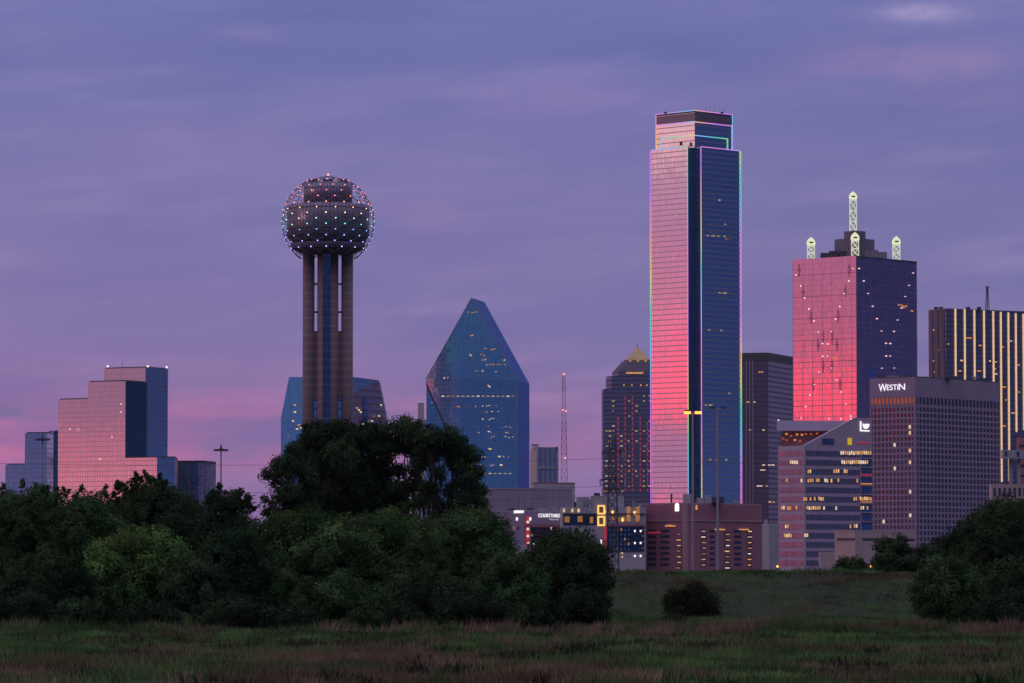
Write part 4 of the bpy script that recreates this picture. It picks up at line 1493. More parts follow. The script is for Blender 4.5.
    b = MB(); p3 = [fR.pos(*e(px, py), .5) for px, py in pts]; b.poly(list(reversed(p3))); nn = Vector((fR.n.x, fR.n.y, 0)) * .3
    b.poly([p - nn for p in p3])
    for i in range(len(p3)):
        b.poly([p3[i], p3[(i + 1) % len(p3)], p3[(i + 1) % len(p3)] - nn, p3[i] - nn])
    b.build('emblem', M['white'], r)
    for px in (778.5, 829, 841, 851):
        mb = MB(); p = at(px, 418.8 if px > 800 else 420, l.y - 2); mb.ball(p, .4); mb.build('roof_light', M['spark'], r)


sloped_office()


# ---- red brick courthouse
def brick_block():
    Y = 1850.0
    fp, z = corner_box(643.5, 688, 762, 502.6, Y, 42)
    l, n_, rt, bk = fp
    r = thing('brick_block', 'broad red brick block with columns of lit stair windows behind the levee', 'brick building', (n_.x, n_.y, 0))
    mb = MB(); mb.prism(fp, 0, z - .7); mb.build('wall', M['brick'], r)
    c_ = (l + rt) / 2
    mb = MB(); mb.prism([c_ + (p - c_) * 1.003 for p in fp], z - .7, z); mb.build('coping', M['brick_lt'], r)
    fL, fR = Facade(r, l, n_), Facade(r, n_, rt)
    s = Y / F
    for fc, xs_ in ((fL, [(652, 8), (665, 9), (679, 5.5)]), (fR, [(703.5, 6), (712, 5), (727, 6), (737.5, 7), (749.5, 5.5)])):
        for px, w in xs_:
            lit_ = px in (679, 703.5, 727, 749.5)
            for i in range(7):
                py = 531 + i * 5.6 + (3 if px in (679, 727) else 0)
                if not lit_:
                    fc.winpx(px, py, w, 2.6, M['winglass'], 'window', out=.05)
                else:
                    fc.winpx(px, py, w - .4, 3.4, M['winglass'], 'window', out=.05)
                    fc.winpx(px + rng.uniform(-.5, .5), py + .4, w - 1.8 + rng.uniform(-1, .6), 1.1, rng.choice(WARM + DIMW * 2), 'lit_window', out=.2)
    for px in (671, 743, 719):
        fc = fL if px < 688 else fR
        fc.winpx(px, 526 if px < 680 else 529.5, 10, 1.2, WARM[1], 'canopy_light', out=.6)
    fL.winpx(655, 532.5, 12, .9, M['redlit'], 'canopy_light', out=.4)
    fL.winpx(670, 525.5, 4, 1.6, M['amber'], 'lit_window', out=.3)
    for px in (687.2,):
        u, _ = fL.uz(685.5, 530); mb = MB(); mb.panel(l, n_, u - 1.0, fL.w - .05, 0, z - .8, .02, 1.0); mb.build('pilaster', M['brick_lt'], r)
    zb = fR.uz(720, 520.5)[1]
    mb = MB(); mb.panel(n_, rt, .1, fR.w - .1, zb - .5, zb + .2, .02, .4); mb.build('string_course', M['brick_lt'], r)
    mb = MB(); mb.panel(l, n_, .1, fL.w - 3, zb - .5, zb + .2, .02, .4); mb.build('string_course', M['brick_lt'], r)
    # arched white lit panel
    u, zz = fL.uz(677.2, 507.5)
    mb = MB(); h = 3.4
    ring = [fL.pos(u - 1.05, zz - 1.6, .3), fL.pos(u + 1.05, zz - 1.6, .3)] + [fL.pos(u + 1.05 * math.cos(a), zz + .9 + 1.05 * math.sin(a), .3) for a in [math.pi * i / 8 for i in range(9)]]
    mb.poly(ring); nn = Vector((fL.n.x, fL.n.y, 0)) * .25
    for i in range(len(ring)):
        mb.poly([ring[i], ring[i] - nn, ring[(i + 1) % len(ring)] - nn, ring[(i + 1) % len(ring)]])
    mb.build('arched_lamp', M['whitelamp'], r)
    fR.winpx(696, 507.5, 1.6, 4.6, WARM[1], 'lit_window', out=.3)
    for px, w, h, py in ((671.4, 1.4, 9, 503), (687, 8, 9, 503), (700.5, 7, 5, 503), (718, 12, 6, 503), (736, 6, 3, 503), (708, 6, 8, 503)):
        roof_box(r, px, py, w, h, Y + 14, M['dark'] if px in (671.4, 718) else M['grey'], 'roof_unit', 5)


brick_block()
r, fp, z = plain_block('grey_slab', 'narrow windowless grey slab at the right end of the brick block', 'building', 761.5, 769, 779, 524, 1990, 40, M['grey'], M['pale'])
roof_box(r, 766, 524, 3, 4.5, 1995, M['grey'], 'roof_unit', 3)
r, fp, z = plain_block('beige_hall', 'low beige stone hall with one dark band behind the levee trees', 'hall', 834.5, 855, 915, 530, 2150, 40, M['beige'], M['beige'])
s_ = 2150 / F
fL, fR = Facade(r, fp[0], fp[1]), Facade(r, fp[1], fp[2])
for fc in (fL, fR):
    zb = fc.uz(855, 539.5)[1]
    mb = MB(); mb.panel(fc.P, fc.Q, fc.w * .12, fc.w - (0 if fc is fL else .5), zb - .5, zb + .8, .02, .15); mb.build('dark_band', M['dark'], r)
roof_box(r, 826.5, 568, 14, 16, 2140, M['beige'], 'annex', 10)


# ---- cluster of small hotels and lit facades in front of the fluted hall
def sign_hotel():
    Y = 1900.0
    fp, z = corner_box(497, 524, 562, 510.5, Y, 52)
    l, n_, rt, bk = fp
    r = thing('sign_hotel', 'low mauve hotel with a glowing COURTYARD sign above the tree tops', 'hotel', (n_.x, n_.y, 0))
    w_ = matte('mauve_stucco', (.30, .235, .30), .85, .08)
    mb = MB(); mb.prism(fp, 0, z - .5); mb.build('wall', w_, r)
    c_ = (l + rt) / 2
    mb = MB(); mb.prism([c_ + (p - c_) * 1.006 for p in fp], z - .5, z + .1); mb.build('coping', M['pale'], r)
    fL, fR = Facade(r, l, n_), Facade(r, n_, rt)
    u0, zb = fR.uz(538, 517.2); u1, _ = fR.uz(559.6, 517.2)
    s = Y / F
    text_mesh('COURTYARD', M['white'], r, fR, u0, u1, zb, 'sign', 3.6 * s)
    u0, zb = fR.uz(549, 520.2); u1, _ = fR.uz(558.5, 520.2)
    dimw = emit('dim_sign_light', lin((220, 215, 235)), .5)
    text_mesh('Marriott', dimw, r, fR, u0, u1, zb, 'sign', 1.8 * s)
    # second name board round the corner: two short lines too blurred to read in the photograph
    u0, zb = fL.uz(514.5, 512.8); u1, _ = fL.uz(528, 512.8)
    u1 = min(u1, fL.w - .2)
    mb = MB()
    zz = zb
    q = u0
    rr = random.Random(2)
    while q < u1:
        wv = rr.uniform(.35, .6)
        mb.panel(l, n_, q, q + wv, zb - rr.uniform(0, .25), zb + rr.uniform(.9, 1.25), .2, .4)
        q += wv + .12
    mb.build('name_board', M['white'], r)
    u, zt = fR.uz(527, 516.5); _, zb = fR.uz(527, 546)
    fR.win(u, (zt + zb) / 2, 1.5, zt - zb, M['redlit'], 'red_strip', out=.4)
    for i in range(4):
        fR.winpx(527, 522 + i * 7, 2.4, 2.4, WARM[2], 'strip_lamp', out=.7)
    for px, py, fc in ((517.5, 519, fL), (529.8, 519, fR), (551, 528.5, fR), (543, 541, fR), (533, 545, fR)):
        fc.winpx(px, py, 1.5, 3.0, M['spark'] if py < 520 else WARM[2], 'wall_lamp', out=.4)
    u0, zb = fR.uz(531, 550); u1, zt = fR.uz(556, 527)
    mb = MB(); mb.panel(n_, rt, u0, u1, zb, zt, .02, .2); mb.build('glass_wall', M['inky'], r)
    mb = MB(); u0, zb = fR.uz(524, 525.5); mb.panel(n_, rt, 0.3, fR.w - .1, zb - .7, zb + .7, .22, .7); mb.build('canopy', M['brick'], r)
    mb = MB(); p = at(513, 549, Y - 14); mb.box((p.x, Y - 14, p.z / 2 + 1), (12, 8, p.z + 2)); mb.build('entrance_block', M['pale'], r)


    dimr = emit('dim_room_light', lin((225, 170, 130)), .3, .5)
    for j in range(5):
        for i in range(9):
            px, py = 531.5 + i * 3.0, 530.5 + j * 4.6
            fR.winpx(px, py, 1.5, 2.4, dimr if rr.random() < .25 else M['winglass'], 'window', out=.3)
    for i in range(6):
        fL.winpx(500 + i * 3.6, 528, 1.6, 3.0, dimr if i in (1, 4) else M['winglass'], 'window', out=.1)
    for px, w, h in ((530, 6, 2.6), (543, 9, 2.0), (555, 4, 3.4), (512, 7, 2.2)):
        roof_box(r, px, 510.5, w, h, Y + 14, M['grey'] if px % 2 else M['dark'], 'roof_unit', 4)


sign_hotel()


def lit_hotel():
    Y = 1850.0
    s = Y / F
    fp, z = corner_box(560, 563, 646, 507, Y, 86)
    l, n_, rt, bk = fp
    r = thing('lit_hotel', 'pale hotel with a row of amber lit windows and a square yellow light frame', 'hotel', (n_.x, n_.y, 0))
    f = Facade(r, n_, rt)
    zz = lambda py: f.uz(600, py)[1]
    mb = MB(); mb.prism(fp, 0, z); mb.build('wall', M['grey'], r)
    uu = lambda px: f.uz(px, 520)[0]
    mb = MB(); mb.panel(n_, rt, uu(563), uu(597), zz(525), zz(514.5), .02, .25); mb.build('glass_band', M['inky'], r)
    mb = MB(); mb.panel(n_, rt, uu(606), uu(644), zz(552), zz(525.5), .02, .25); mb.build('glass_wall', M['inky'], r)
    mb = MB(); mb.panel(n_, rt, uu(563), uu(645), zz(514.6), zz(513.4), .26, .8); mb.build('canopy', M['dark'], r)
    mb = MB(); mb.panel(n_, rt, uu(608), uu(645), zz(526.2), zz(523.6), .26, .8); mb.build('canopy', M['brick'], r)
    glow = emit('amber_window', lin((225, 150, 95)), .36, .6)
    for px, py, w, h in ((567, 519.5, 5, 6), (580, 519, 5, 6), (591.5, 520, 3.4, 6.5), (613, 518.5, 2.6, 5), (618, 519.5, 3, 4), (623.5, 519, 3, 5)):
        f.winpx(px, py, w, h, glow, 'lit_window', out=.3)
    for px, py in ((563.8, 510.5), (572.3, 510.5), (578.5, 510.5), (604.5, 512), (612.5, 512.5), (622.5, 519.7), (634.5, 513)):
        f.winpx(px, py, 2.0, 3.6, M['lamp'] if px > 600 else WARM[0], 'wall_lamp', out=.5)
    for px, py, w, h in ((628.3, 514, 3.8, 15), (637.5, 514, 4, 15)):
        f.winpx(px, py, w, h, emit('amber_column', lin((230, 160, 110)), .42, .6), 'lit_column', out=.6)
    # yellow frame: two stacked square outlines
    yl = emit('yellow_frame_light', lin((255, 205, 120)), 1.1)
    for p0, p1 in ((505, 514.5), (516, 526)):
        b = MB()
        for a0, a1, b0, b1 in ((597.2, 605, p0, p0 + 1.7), (597.2, 605, p1 - 1.7, p1), (597.2, 598.9, p0 + 1.71, p1 - 1.71), (603.3, 605, p0 + 1.71, p1 - 1.71)):
            b.panel(n_, rt, uu(a0), uu(a1), zz(b1), zz(b0), .3, 1.2)
        b.build('light_frame', yl, r)
        b = MB(); b.panel(n_, rt, uu(598.95), uu(603.25), zz(p1 - 1.75), zz(p0 + 1.75), .26, .5); b.build('frame_panel', matte('olive_panel', (.2, .14, .06), .6), r)
    u, zt = f.uz(605.8, 527); _, zb = f.uz(605.8, 553)
    f.win(u, (zt + zb) / 2, 1.5, zt - zb, M['redlit'], 'red_strip', out=.4)
    for py in (531, 543, 556):
        for px in (634.8, 640.5):
            f.winpx(px, py, 1.6, 2.0, M['spark'], 'round_lamp', out=.5)
    for py in (553, 557):
        f.winpx(622, py, 1.6, 1.3, WARM[0], 'round_lamp', out=.5)
    f.winpx(601, 542, 1.2, 4.2, M['whitelamp'], 'wall_lamp', out=.5)
    for px, py in ((570, 529), (575, 530), (588, 534), (566, 538), (582, 541)):
        f.winpx(px, py, 1.8, 4, M['winglass'], 'window', out=.1)
    for i in range(6):
        f.winpx(643.3, 530 + i * 6, 4, 1.1, M['grey'], 'balcony', out=.5)
    mb = MB(); p = at(627, 558, Y - 12); p0 = at(612, 558, Y - 12); p1 = at(645, 558, Y - 12); mb.box(((p0.x + p1.x) / 2, Y - 8, p.z / 2), (p1.x - p0.x, 14, p.z)); mb.build('base_block', M['pale'], r)
    for px, w, h, m_ in ((583, 13, 9.5, 'grey'), (607.2, 33, 11, 'grey')):
        roof_box(r, px, 507, w, h, Y + 8, M[m_], 'roof_storey', 10)
    for px, w in ((588, 8), (607, 9)):
        roof_box(r, px, 505, w, 5.5, Y + 2.6, M['mauve'], 'louvre', .5)


    rr = random.Random(8)
    dimr = emit('dim_hotel_room', lin((230, 185, 140)), .32, .5)
    for j in range(4):
        for i in range(8):
            f.winpx(566 + i * 3.9, 530.5 + j * 6.5, 1.5, 3.0, dimr if rr.random() < .2 else M['winglass'], 'window', out=.12)
    for j in range(5):
        for i in range(6):
            f.winpx(610.5 + i * 3.6, 529.5 + j * 4.8, 1.7, 2.6, dimr if rr.random() < .16 else M['bluedark'], 'window', out=.34)
    for px, w, h, yy in ((568, 5, 3, 507), (575, 3, 5, 507), (597, 6, 3, 496), (612, 9, 2.4, 496), (640, 5, 4, 507), (634, 3, 6, 507)):
        roof_box(r, px, yy, w, h, Y + 12, M['dark'] if px % 2 else M['steel'], 'roof_unit', 3)


lit_hotel()
r, fp, z = plain_block('pink_terrace', 'pale pink terrace building with tall openings at the lower right corner of the skyline', 'building', 989, 992, 1040, 484, 2300, 84, M['beige'], M['beige'])
f = Facade(r, fp[1], fp[2])
for i in range(7):
    u, zz = f.uz(994.6 + 5 * i, 492); f.win(u, zz, 1.3, 4.6, M['winglass'], 'opening', out=.05)
f.winpx(1003, 508, 10, 5, M['orange'], 'lit_opening', out=.2)
r, fp, z = plain_block('red_block', 'slim red brick block at the right edge in front of the ribbed tower', 'brick building', 1016.5, 1019, 1060, 437, 2900, 84, matte('rose_brick', (.4, .15, .17), .85), M['brick'])
f = Facade(r, fp[1], fp[2])
mb = MB(); s_ = 2900 / F
for i in range(4):
    u, zz = f.uz(1022, 446 + i * 10); f.win(u, zz, 4.0, 1.6, M['winglass'], 'window')
fp, z = corner_box(1001, 1003, 1024, 450, 2700, 84)
r = thing('sky_bridge', 'grey box-like bridge block crossing the lower light ribs of the dark tower', 'bridge', (fp[1].x, fp[1].y, 0))
z0 = at(1003, 458.5, 2700).z
mb = MB(); mb.prism(fp, z0, z); mb.build('deck_box', M['grey'], r)
for px in (1011, 1019):
    mb = MB(); p = at(px, 455, 2706); mb.box((p.x, 2708, z0 / 2), (2.2, 2.2, z0)); mb.build('pier', M['grey'], r)
f = Facade(r, fp[1], fp[2])
for px in (1006, 1013, 1018):
    f.winpx(px, 454, 2.6, 5, M['winglass'] if px != 1013 else M['pale'], 'window')


# ================================================================== street lamps, pylon, wires
def lamp_post(name, label, px, py_top, Y, head, group=None, lit=False):
    p = at(px, py_top, Y)
    s = Y / F
    r = thing(name, label, 'street lamp', (p.x, Y, 0), group)
    mb = MB(); mb.tube([(p.x, Y, 0), (p.x, Y, p.z * .5), (p.x, Y, p.z)], [.24, .20, .15] if head == 'twin' else [.34, .3, .2], 8); mb.build('pole', M['steel'], r)
    if head == 'twin':
        for sg in (-1, 1):
            mb = MB(); mb.tube([(p.x, Y, p.z - .2), (p.x + sg * .5, Y, p.z + .1), (p.x + sg * 4.2 * s, Y, p.z + .1)], .11, 5); mb.build('arm', M['steel'], r)
            mb = MB(); mb.lathe((p.x + sg * 6.2 * s, Y), [(.2, p.z - .22), (.42, p.z - .1), (.30, p.z + .16)], 10)
            hd = MB(); hd.box((p.x + sg * 5.6 * s, Y, p.z + .2), (5.4 * s, .45, .24)); h = hd.build('lamp_head', M['dark'], r)
            if lit:
                b = MB(); b.box((p.x + sg * 5.4 * s, Y, p.z - .1), (6.6 * s, .5, .40)); b.build('lens', M['lamp'], h)
            else:
                b = MB(); b.box((p.x + sg * 5.6 * s, Y, p.z - .0), (5.2 * s, .36, .14)); b.build('lens', M['grey'], h)
    else:
        mb = MB(); mb.lathe((p.x, Y), [(.2, p.z), (.42, p.z + .25), (.1, p.z + 1.6)], 8); mb.build('mast_tip', M['dark'], r)
        for j in range(8):
            a = 2 * math.pi * j / 8
            q = Vector((p.x + 1.7 * math.cos(a), Y + 1.7 * math.sin(a), p.z - .1))
            mb = MB(); mb.tube([(p.x, Y, p.z + .3), q], .1, 4); mb.box((q.x, q.y, q.z - .1), (1.0, .75, .5)); mb.build('lamp_head', M['dark'], r)
        mb = MB(); mb.lathe((p.x, Y), [(1.7, p.z - .15), (1.85, p.z - .05), (1.7, p.z + .1)], 16); mb.build('lamp_ring', M['dark'], r)
    return r


G1 = 'tall lamp posts along the road'
lamp_post('lamp_post', 'tall lamp post with two glowing orange heads before the pink glass face', 692.8, 412.0, 640, 'twin', G1, True)
lamp_post('lamp_post', 'unlit tall lamp post standing right of the glowing twin lamp', 717.5, 409, 660, 'twin', G1, False)
lamp_post('lamp_post', 'lamp mast with a ring of lamps against the pink sky', 221, 449.5, 1250, 'ring', G1)
lamp_post('lamp_post', 'lamp mast with a ring of lamps in front of the stepped hotel', 42.5, 439, 1250, 'ring', G1)
GL = 'small lit lamps along the far foot of the levee'
for px, lb in ((777.5, 'small lit lamp below the sloped roof office'), (871, 'small lit lamp under the levee-top trees, left of its twin'), (888.5, 'small lit lamp under the levee-top trees, right of its twin'), (926, 'bright small lamp beside the big right-hand thicket')):
    Y = 560.0
    p = at(px, 567.3, Y)
    r = thing('path_lamp', lb, 'lamp', (p.x, Y, 0), GL)
    mb = MB(); mb.tube([(p.x, Y, 0), (p.x, Y, p.z)], .07, 6); mb.build('pole', M['dark'], r)
    mb = MB(); mb.ball((p.x, Y, p.z + .12), .17); mb.build('globe', M['lamp'], r)
Y = 600.0
p = at(571, 557, Y)
r = thing('yard_lamp', 'yellow-green lamp glowing through the round tree by the lit hotel', 'lamp', (p.x, Y, 0))
mb = MB(); mb.tube([(p.x, Y, 0), (p.x, Y, p.z)], .1, 6); mb.build('pole', M['dark'], r)
mb = MB(); mb.ball((p.x, Y, p.z + .2), .5); mb.build('globe', M['yellowgreen'], r)


def pylon():
    Y = 760.0
    s = Y / F
    x = at(612.5, 500, Y).x
    r = thing('power_pylon', 'dark lattice power pylon in front of the pyramid-topped tower', 'pylon', (x, Y, 0))
    zt = at(612, 438, Y).z
    mb = MB()
    n = 16
    w = lambda q: (1.25 * (1 - q) + .55 * q)
    for sg in (-1, 1):
        for sd in (-1, 1):
            mb.tube([(x + sg * w(0), Y + sd * w(0), 0), (x + sg * w(1), Y + sd * w(1), zt)], .12, 4)
    for i in range(n):
        q0, q1 = i / n, (i + 1) / n
        a0, a1 = w(q0), w(q1)
        for sd in (-1, 1):
            mb.tube([(x - a0, Y + sd * a0, zt * q0), (x + a1, Y + sd * a1, zt * q1)], .06, 4)
            mb.tube([(x + a0, Y + sd * a0, zt * q0), (x - a1, Y + sd * a1, zt * q1)], .06, 4)
            mb.tube([(x + sd * a0, Y - a0, zt * q0), (x + sd * a1, Y + a1, zt * q1)], .06, 4)
            mb.tube([(x - a0, Y + sd * a0, zt * q0), (x + a0, Y + sd * a0, zt * q0)], .06, 4)
    mb.build('mast', M['dark'], r)
    ends = []
    for py, h in ((452, 11), (480, 13), (490, 9)):
        z = at(612, py, Y).z
        mb = MB(); L_ = h * s
        for sd in (-.5, .5):
            mb.tube([(x - L_, Y, z), (x, Y + sd, z + .5), (x + L_, Y, z)], .09, 4)
        mb.tube([(x - L_, Y, z), (x + L_, Y, z)], .09, 4)
        mb.build('cross_arm', M['dark'], r)
        for sg in (-1, 1):
            mb = MB(); mb.tube([(x + sg * L_ * .95, Y, z), (x + sg * L_ * .95, Y, z - 1.2)], .13, 5); mb.build('insulator', M['grey'], r)
            ends.append((x + sg * L_ * .95, Y, z - 1.2))
    return ends


ends = pylon()
wm = matte('cable', (.05, .05, .06), .6)
wl = ['upper cable on the left of the pylon', 'upper cable on the right of the pylon', 'middle cable on the left of the pylon', 'middle cable on the right of the pylon', 'lowest cable on the left of the pylon', 'lowest cable on the right of the pylon']
for (x, y, z), lb in zip(ends, wl):
    sg = -1 if 'left' in lb else 1
    pts = []
    span = 180.0 if sg < 0 else 130.0
    for i in range(25):
        q = i / 24
        pts.append((x + sg * span * q, y + 30 * q, z + 2.0 * q - 5.0 * 4 * q * (1 - q) * .35))
    mb = MB(); mb.tube(pts, .03, 4)
    o = mb.build('power_cable', wm)
    tag(o, 'thin dark ' + lb, 'cable', 'power cables')

# ================================================================== trees
def leaf_quads(rng_, centres, sig, n_per, size, tone, tone_var, up=0.25, lobe=None):
    """many small leaf faces round clump centres"""
    nc = len(centres)
    N = nc * n_per
    c = np.repeat(centres, n_per, axis=0)
    off = rng_.normal(size=(N, 3))
    off /= np.maximum(np.linalg.norm(off, axis=1, keepdims=True), .001)
    off *= (rng_.random((N, 1)) ** .45) * np.repeat(np.asarray(sig).reshape(-1, 1) * np.ones((nc, 1)), n_per, axis=0)
    p = c + off
    nrm = rng_.normal(size=(N, 3))
    nrm[:, 2] += up
    if lobe is not None:
        od = p - lobe[None, :]
        nrm += 2.2 * od / np.maximum(np.linalg.norm(od, axis=1, keepdims=True), .01)
    nrm /= np.linalg.norm(nrm, axis=1, keepdims=True)
    a = np.cross(nrm, rng_.normal(size=(N, 3)))
    a /= np.maximum(np.linalg.norm(a, axis=1, keepdims=True), .001)
    b = np.cross(nrm, a)
    s = size * (.6 + .8 * rng_.random((N, 1)))
    V = np.stack([p - a * s, p + b * s * .5, p + a * s, p - b * s * .5], axis=1).reshape(-1, 3)
    Fq = np.arange(N * 4).reshape(-1, 4)
    ct = np.repeat(1 + tone_var * rng_.normal(size=(nc, 1)), n_per, axis=0)
    cols = np.clip(np.asarray(tone)[None, :] * ct * (1 + .10 * rng_.normal(size=(N, 1))), .008, .3)
    warm = np.repeat(rng_.normal(size=(nc, 1)), n_per, axis=0) * .1
    cols[:, 0:1] *= np.clip(1 + warm, .6, 1.5)
    return V, Fq, cols


def make_tree(name, label, cat, px, py_top, wpx, Y, zb=0.2, seed=0, tone=(.045, .062, .022), lobes=22, dens=1.0, leaf=.2, gz=None, group=None, depth=1.0, sprigs=0, lobe_r=.40, open_=0.0, hollow=0.55, skew=0.0, blobs=None):
    """tapered trunk with limbs reaching into lobes of leaf clumps"""
    rng_ = np.random.default_rng(seed)
    top = at(px, py_top, Y)
    x, H = top.x, top.z
    gz = ground_z(x, Y) if gz is None else gz
    H -= gz
    rx = wpx / F * Y / 2
    ry = rx * depth
    zc = (H + zb) / 2 + (H - zb) * .04
    rz = (H - zb) / 2
    root = thing(name, label, cat, (x, Y, gz), group)
    L = []
    ga = math.pi * (3 - math.sqrt(5))
    for i in range(lobes):
        yv = 1 - (i + .5) / lobes * (1.97 if zb < 1.5 else 1.78)
        rr = math.sqrt(max(0, 1 - yv * yv))
        th = ga * i + rng_.uniform(-.4, .4)
        if zb < 1.5 and yv < 0:
            rr = max(rr, .93)
        q = np.array([math.cos(th) * rr, math.sin(th) * rr, yv])
        lr = lobe_r * min(rx, rz, 5.5) * rng_.uniform(.65, 1.15)
        k_ = rng_.uniform(.78, 1.0)
        cx = q * np.array([max(rx - lr * .8, .2), max(ry - lr * .8, .2), max(rz - lr * .8, .2)]) * k_
        cx[0] += skew * cx[2]
        L.append((cx + np.array([0, 0, zc]), lr))
    if blobs:
        L = []
        for bx, by, br in blobs:
            for q in range(2):
                pt = at(bx + rng_.uniform(-.3, .3) * br, by + rng_.uniform(-.3, .3) * br, Y)
                L.append((np.array([pt.x - x, rng_.uniform(-2.8, 2.8), pt.z - gz]), br / F * Y * rng_.uniform(.72, 1.0)))
    if not open_ and not blobs:
        for i in range(max(3, lobes // 4)):
            q = rng_.normal(size=3) * .28
            L.append((q * np.array([rx, ry, rz]) + np.array([0, 0, zc]), lobe_r * min(rx, rz, 5.5) * .9))
    Vs, Fs, Cs, base = [], [], [], 0
    for c_, lr in L:
        ncl = max(8, int(19 * lr * lr * dens))
        d = rng_.normal(size=(ncl, 3))
        d /= np.linalg.norm(d, axis=1, keepdims=True)
        rad = lr * (hollow + (1.05 - hollow) * rng_.random((ncl, 1)) ** .6)
        cen = c_ + d * rad * np.array([1.05, 1.05, .85])
        tn = np.array(tone) * np.clip(1 + .26 * rng_.normal(), .55, 1.7) * np.array([1 + .08 * rng_.normal(), 1, 1])
        V, Fq, co = leaf_quads(rng_, cen, rng_.uniform(.35, .75, ncl) * (1 + .1 * lr), 44, leaf * .74, tn, .13, .25, c_)
        Vs.append(V); Fs.append(Fq + base); Cs.append(co); base += len(V)
    for i in range(sprigs):
        th = rng_.uniform(0, 2 * math.pi)
        q = rng_.uniform(.1, .95)
        x0, y0 = rx * q * math.cos(th), ry * q * math.sin(th)
        z0 = zc + rz * math.sqrt(max(.02, 1 - q * q)) * .92
        hh = rng_.uniform(.3, 1.0)
        lean = rng_.normal(size=2) * .6
        tt = np.linspace(0, 1, 9)[:, None]
        cen = np.array([x0, y0, z0]) + tt * np.array([lean[0] * hh, lean[1] * hh, hh])
        V, Fq, co = leaf_quads(rng_, cen, .36 * (1.15 - tt[:, 0] * .6), 6, leaf * 1.05, tone, .2)
        Vs.append(V); Fs.append(Fq + base); Cs.append(co); base += len(V)
    V = np.concatenate(Vs)
    V[:, 2] = np.maximum(V[:, 2], .05)
    from_arrays('crown', V, np.concatenate(Fs), M['leaf'], root, np.concatenate(Cs))
    # trunk and limbs
    tr = MB()
    r0 = max(.12, H * .02)
    fork = max(.6, H * .28)
    off = Vector((x, Y, gz))
    tr.tube([off + Vector((0, 0, -.3)), off + Vector((.1 * r0, 0, fork * .5)), off + Vector((.2 * r0, 0, fork)), off + Vector((skew * rz * .4, 0, zc + rz * .3))], [r0 * 1.3, r0, r0 * .85, r0 * .25], 8)
    for c_, lr in L:
        if c_[2] < fork * .6:
            continue
        e = off + Vector(c_)
        st_ = off + Vector((.1 * r0, 0, fork * rng_.uniform(.5, 1.05)))
        mid_ = st_.lerp(e, .5) + Vector((rng_.normal() * .07 * H, rng_.normal() * .04 * H, -.05 * H * rng_.random()))
        tr.tube([st_, mid_, e], [r0 * .42, r0 * .24, r0 * .07], 5)
        if open_:
            for q in range(4):
                d = Vector(rng_.normal(size=3)).normalized() * lr
                tr.tube([mid_.lerp(e, .4 + .15 * q), e + d * .9], [r0 * .16, r0 * .05], 4)
    tr.build('trunk', M['bark'], root)
    return root


T_ = make_tree
GT = 'trees of the riverside thicket'
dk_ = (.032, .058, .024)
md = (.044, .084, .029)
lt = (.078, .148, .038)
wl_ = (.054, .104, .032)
# tall trees standing over the thicket
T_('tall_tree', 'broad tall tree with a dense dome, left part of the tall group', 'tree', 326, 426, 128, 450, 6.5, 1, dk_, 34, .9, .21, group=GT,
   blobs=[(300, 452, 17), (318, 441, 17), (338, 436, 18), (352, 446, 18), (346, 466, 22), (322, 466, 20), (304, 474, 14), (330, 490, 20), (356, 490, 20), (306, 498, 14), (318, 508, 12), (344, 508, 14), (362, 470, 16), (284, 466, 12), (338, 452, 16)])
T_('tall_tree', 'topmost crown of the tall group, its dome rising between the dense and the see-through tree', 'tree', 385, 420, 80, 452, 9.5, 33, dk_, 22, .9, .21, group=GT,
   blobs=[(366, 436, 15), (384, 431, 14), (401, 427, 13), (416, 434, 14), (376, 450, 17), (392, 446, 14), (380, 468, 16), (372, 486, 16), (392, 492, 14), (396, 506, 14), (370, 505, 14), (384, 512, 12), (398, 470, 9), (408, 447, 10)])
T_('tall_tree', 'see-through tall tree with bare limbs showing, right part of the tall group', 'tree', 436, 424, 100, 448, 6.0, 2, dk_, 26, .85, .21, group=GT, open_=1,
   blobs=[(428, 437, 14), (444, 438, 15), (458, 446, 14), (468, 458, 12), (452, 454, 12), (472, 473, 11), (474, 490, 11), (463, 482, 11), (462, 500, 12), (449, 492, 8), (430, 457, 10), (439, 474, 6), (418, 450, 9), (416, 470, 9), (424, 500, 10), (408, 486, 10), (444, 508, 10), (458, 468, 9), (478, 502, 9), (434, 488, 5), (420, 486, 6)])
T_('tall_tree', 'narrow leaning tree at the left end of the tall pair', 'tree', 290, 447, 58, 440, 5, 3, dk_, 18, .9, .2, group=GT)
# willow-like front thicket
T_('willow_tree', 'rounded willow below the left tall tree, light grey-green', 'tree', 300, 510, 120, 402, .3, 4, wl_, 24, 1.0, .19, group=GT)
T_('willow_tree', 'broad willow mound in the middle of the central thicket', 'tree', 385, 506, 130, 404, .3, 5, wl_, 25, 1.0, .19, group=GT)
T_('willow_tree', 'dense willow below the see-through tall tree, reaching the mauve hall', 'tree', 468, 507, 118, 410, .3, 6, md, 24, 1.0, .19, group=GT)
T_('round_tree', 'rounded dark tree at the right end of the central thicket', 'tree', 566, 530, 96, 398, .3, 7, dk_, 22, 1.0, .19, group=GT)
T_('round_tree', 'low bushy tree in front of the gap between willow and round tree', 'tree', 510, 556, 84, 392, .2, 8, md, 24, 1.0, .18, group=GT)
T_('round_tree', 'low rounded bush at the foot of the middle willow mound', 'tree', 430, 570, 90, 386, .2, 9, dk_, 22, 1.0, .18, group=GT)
T_('round_tree', 'low bush at the foot of the left willow', 'tree', 335, 572, 80, 388, .2, 10, md, 22, 1.0, .18, group=GT)
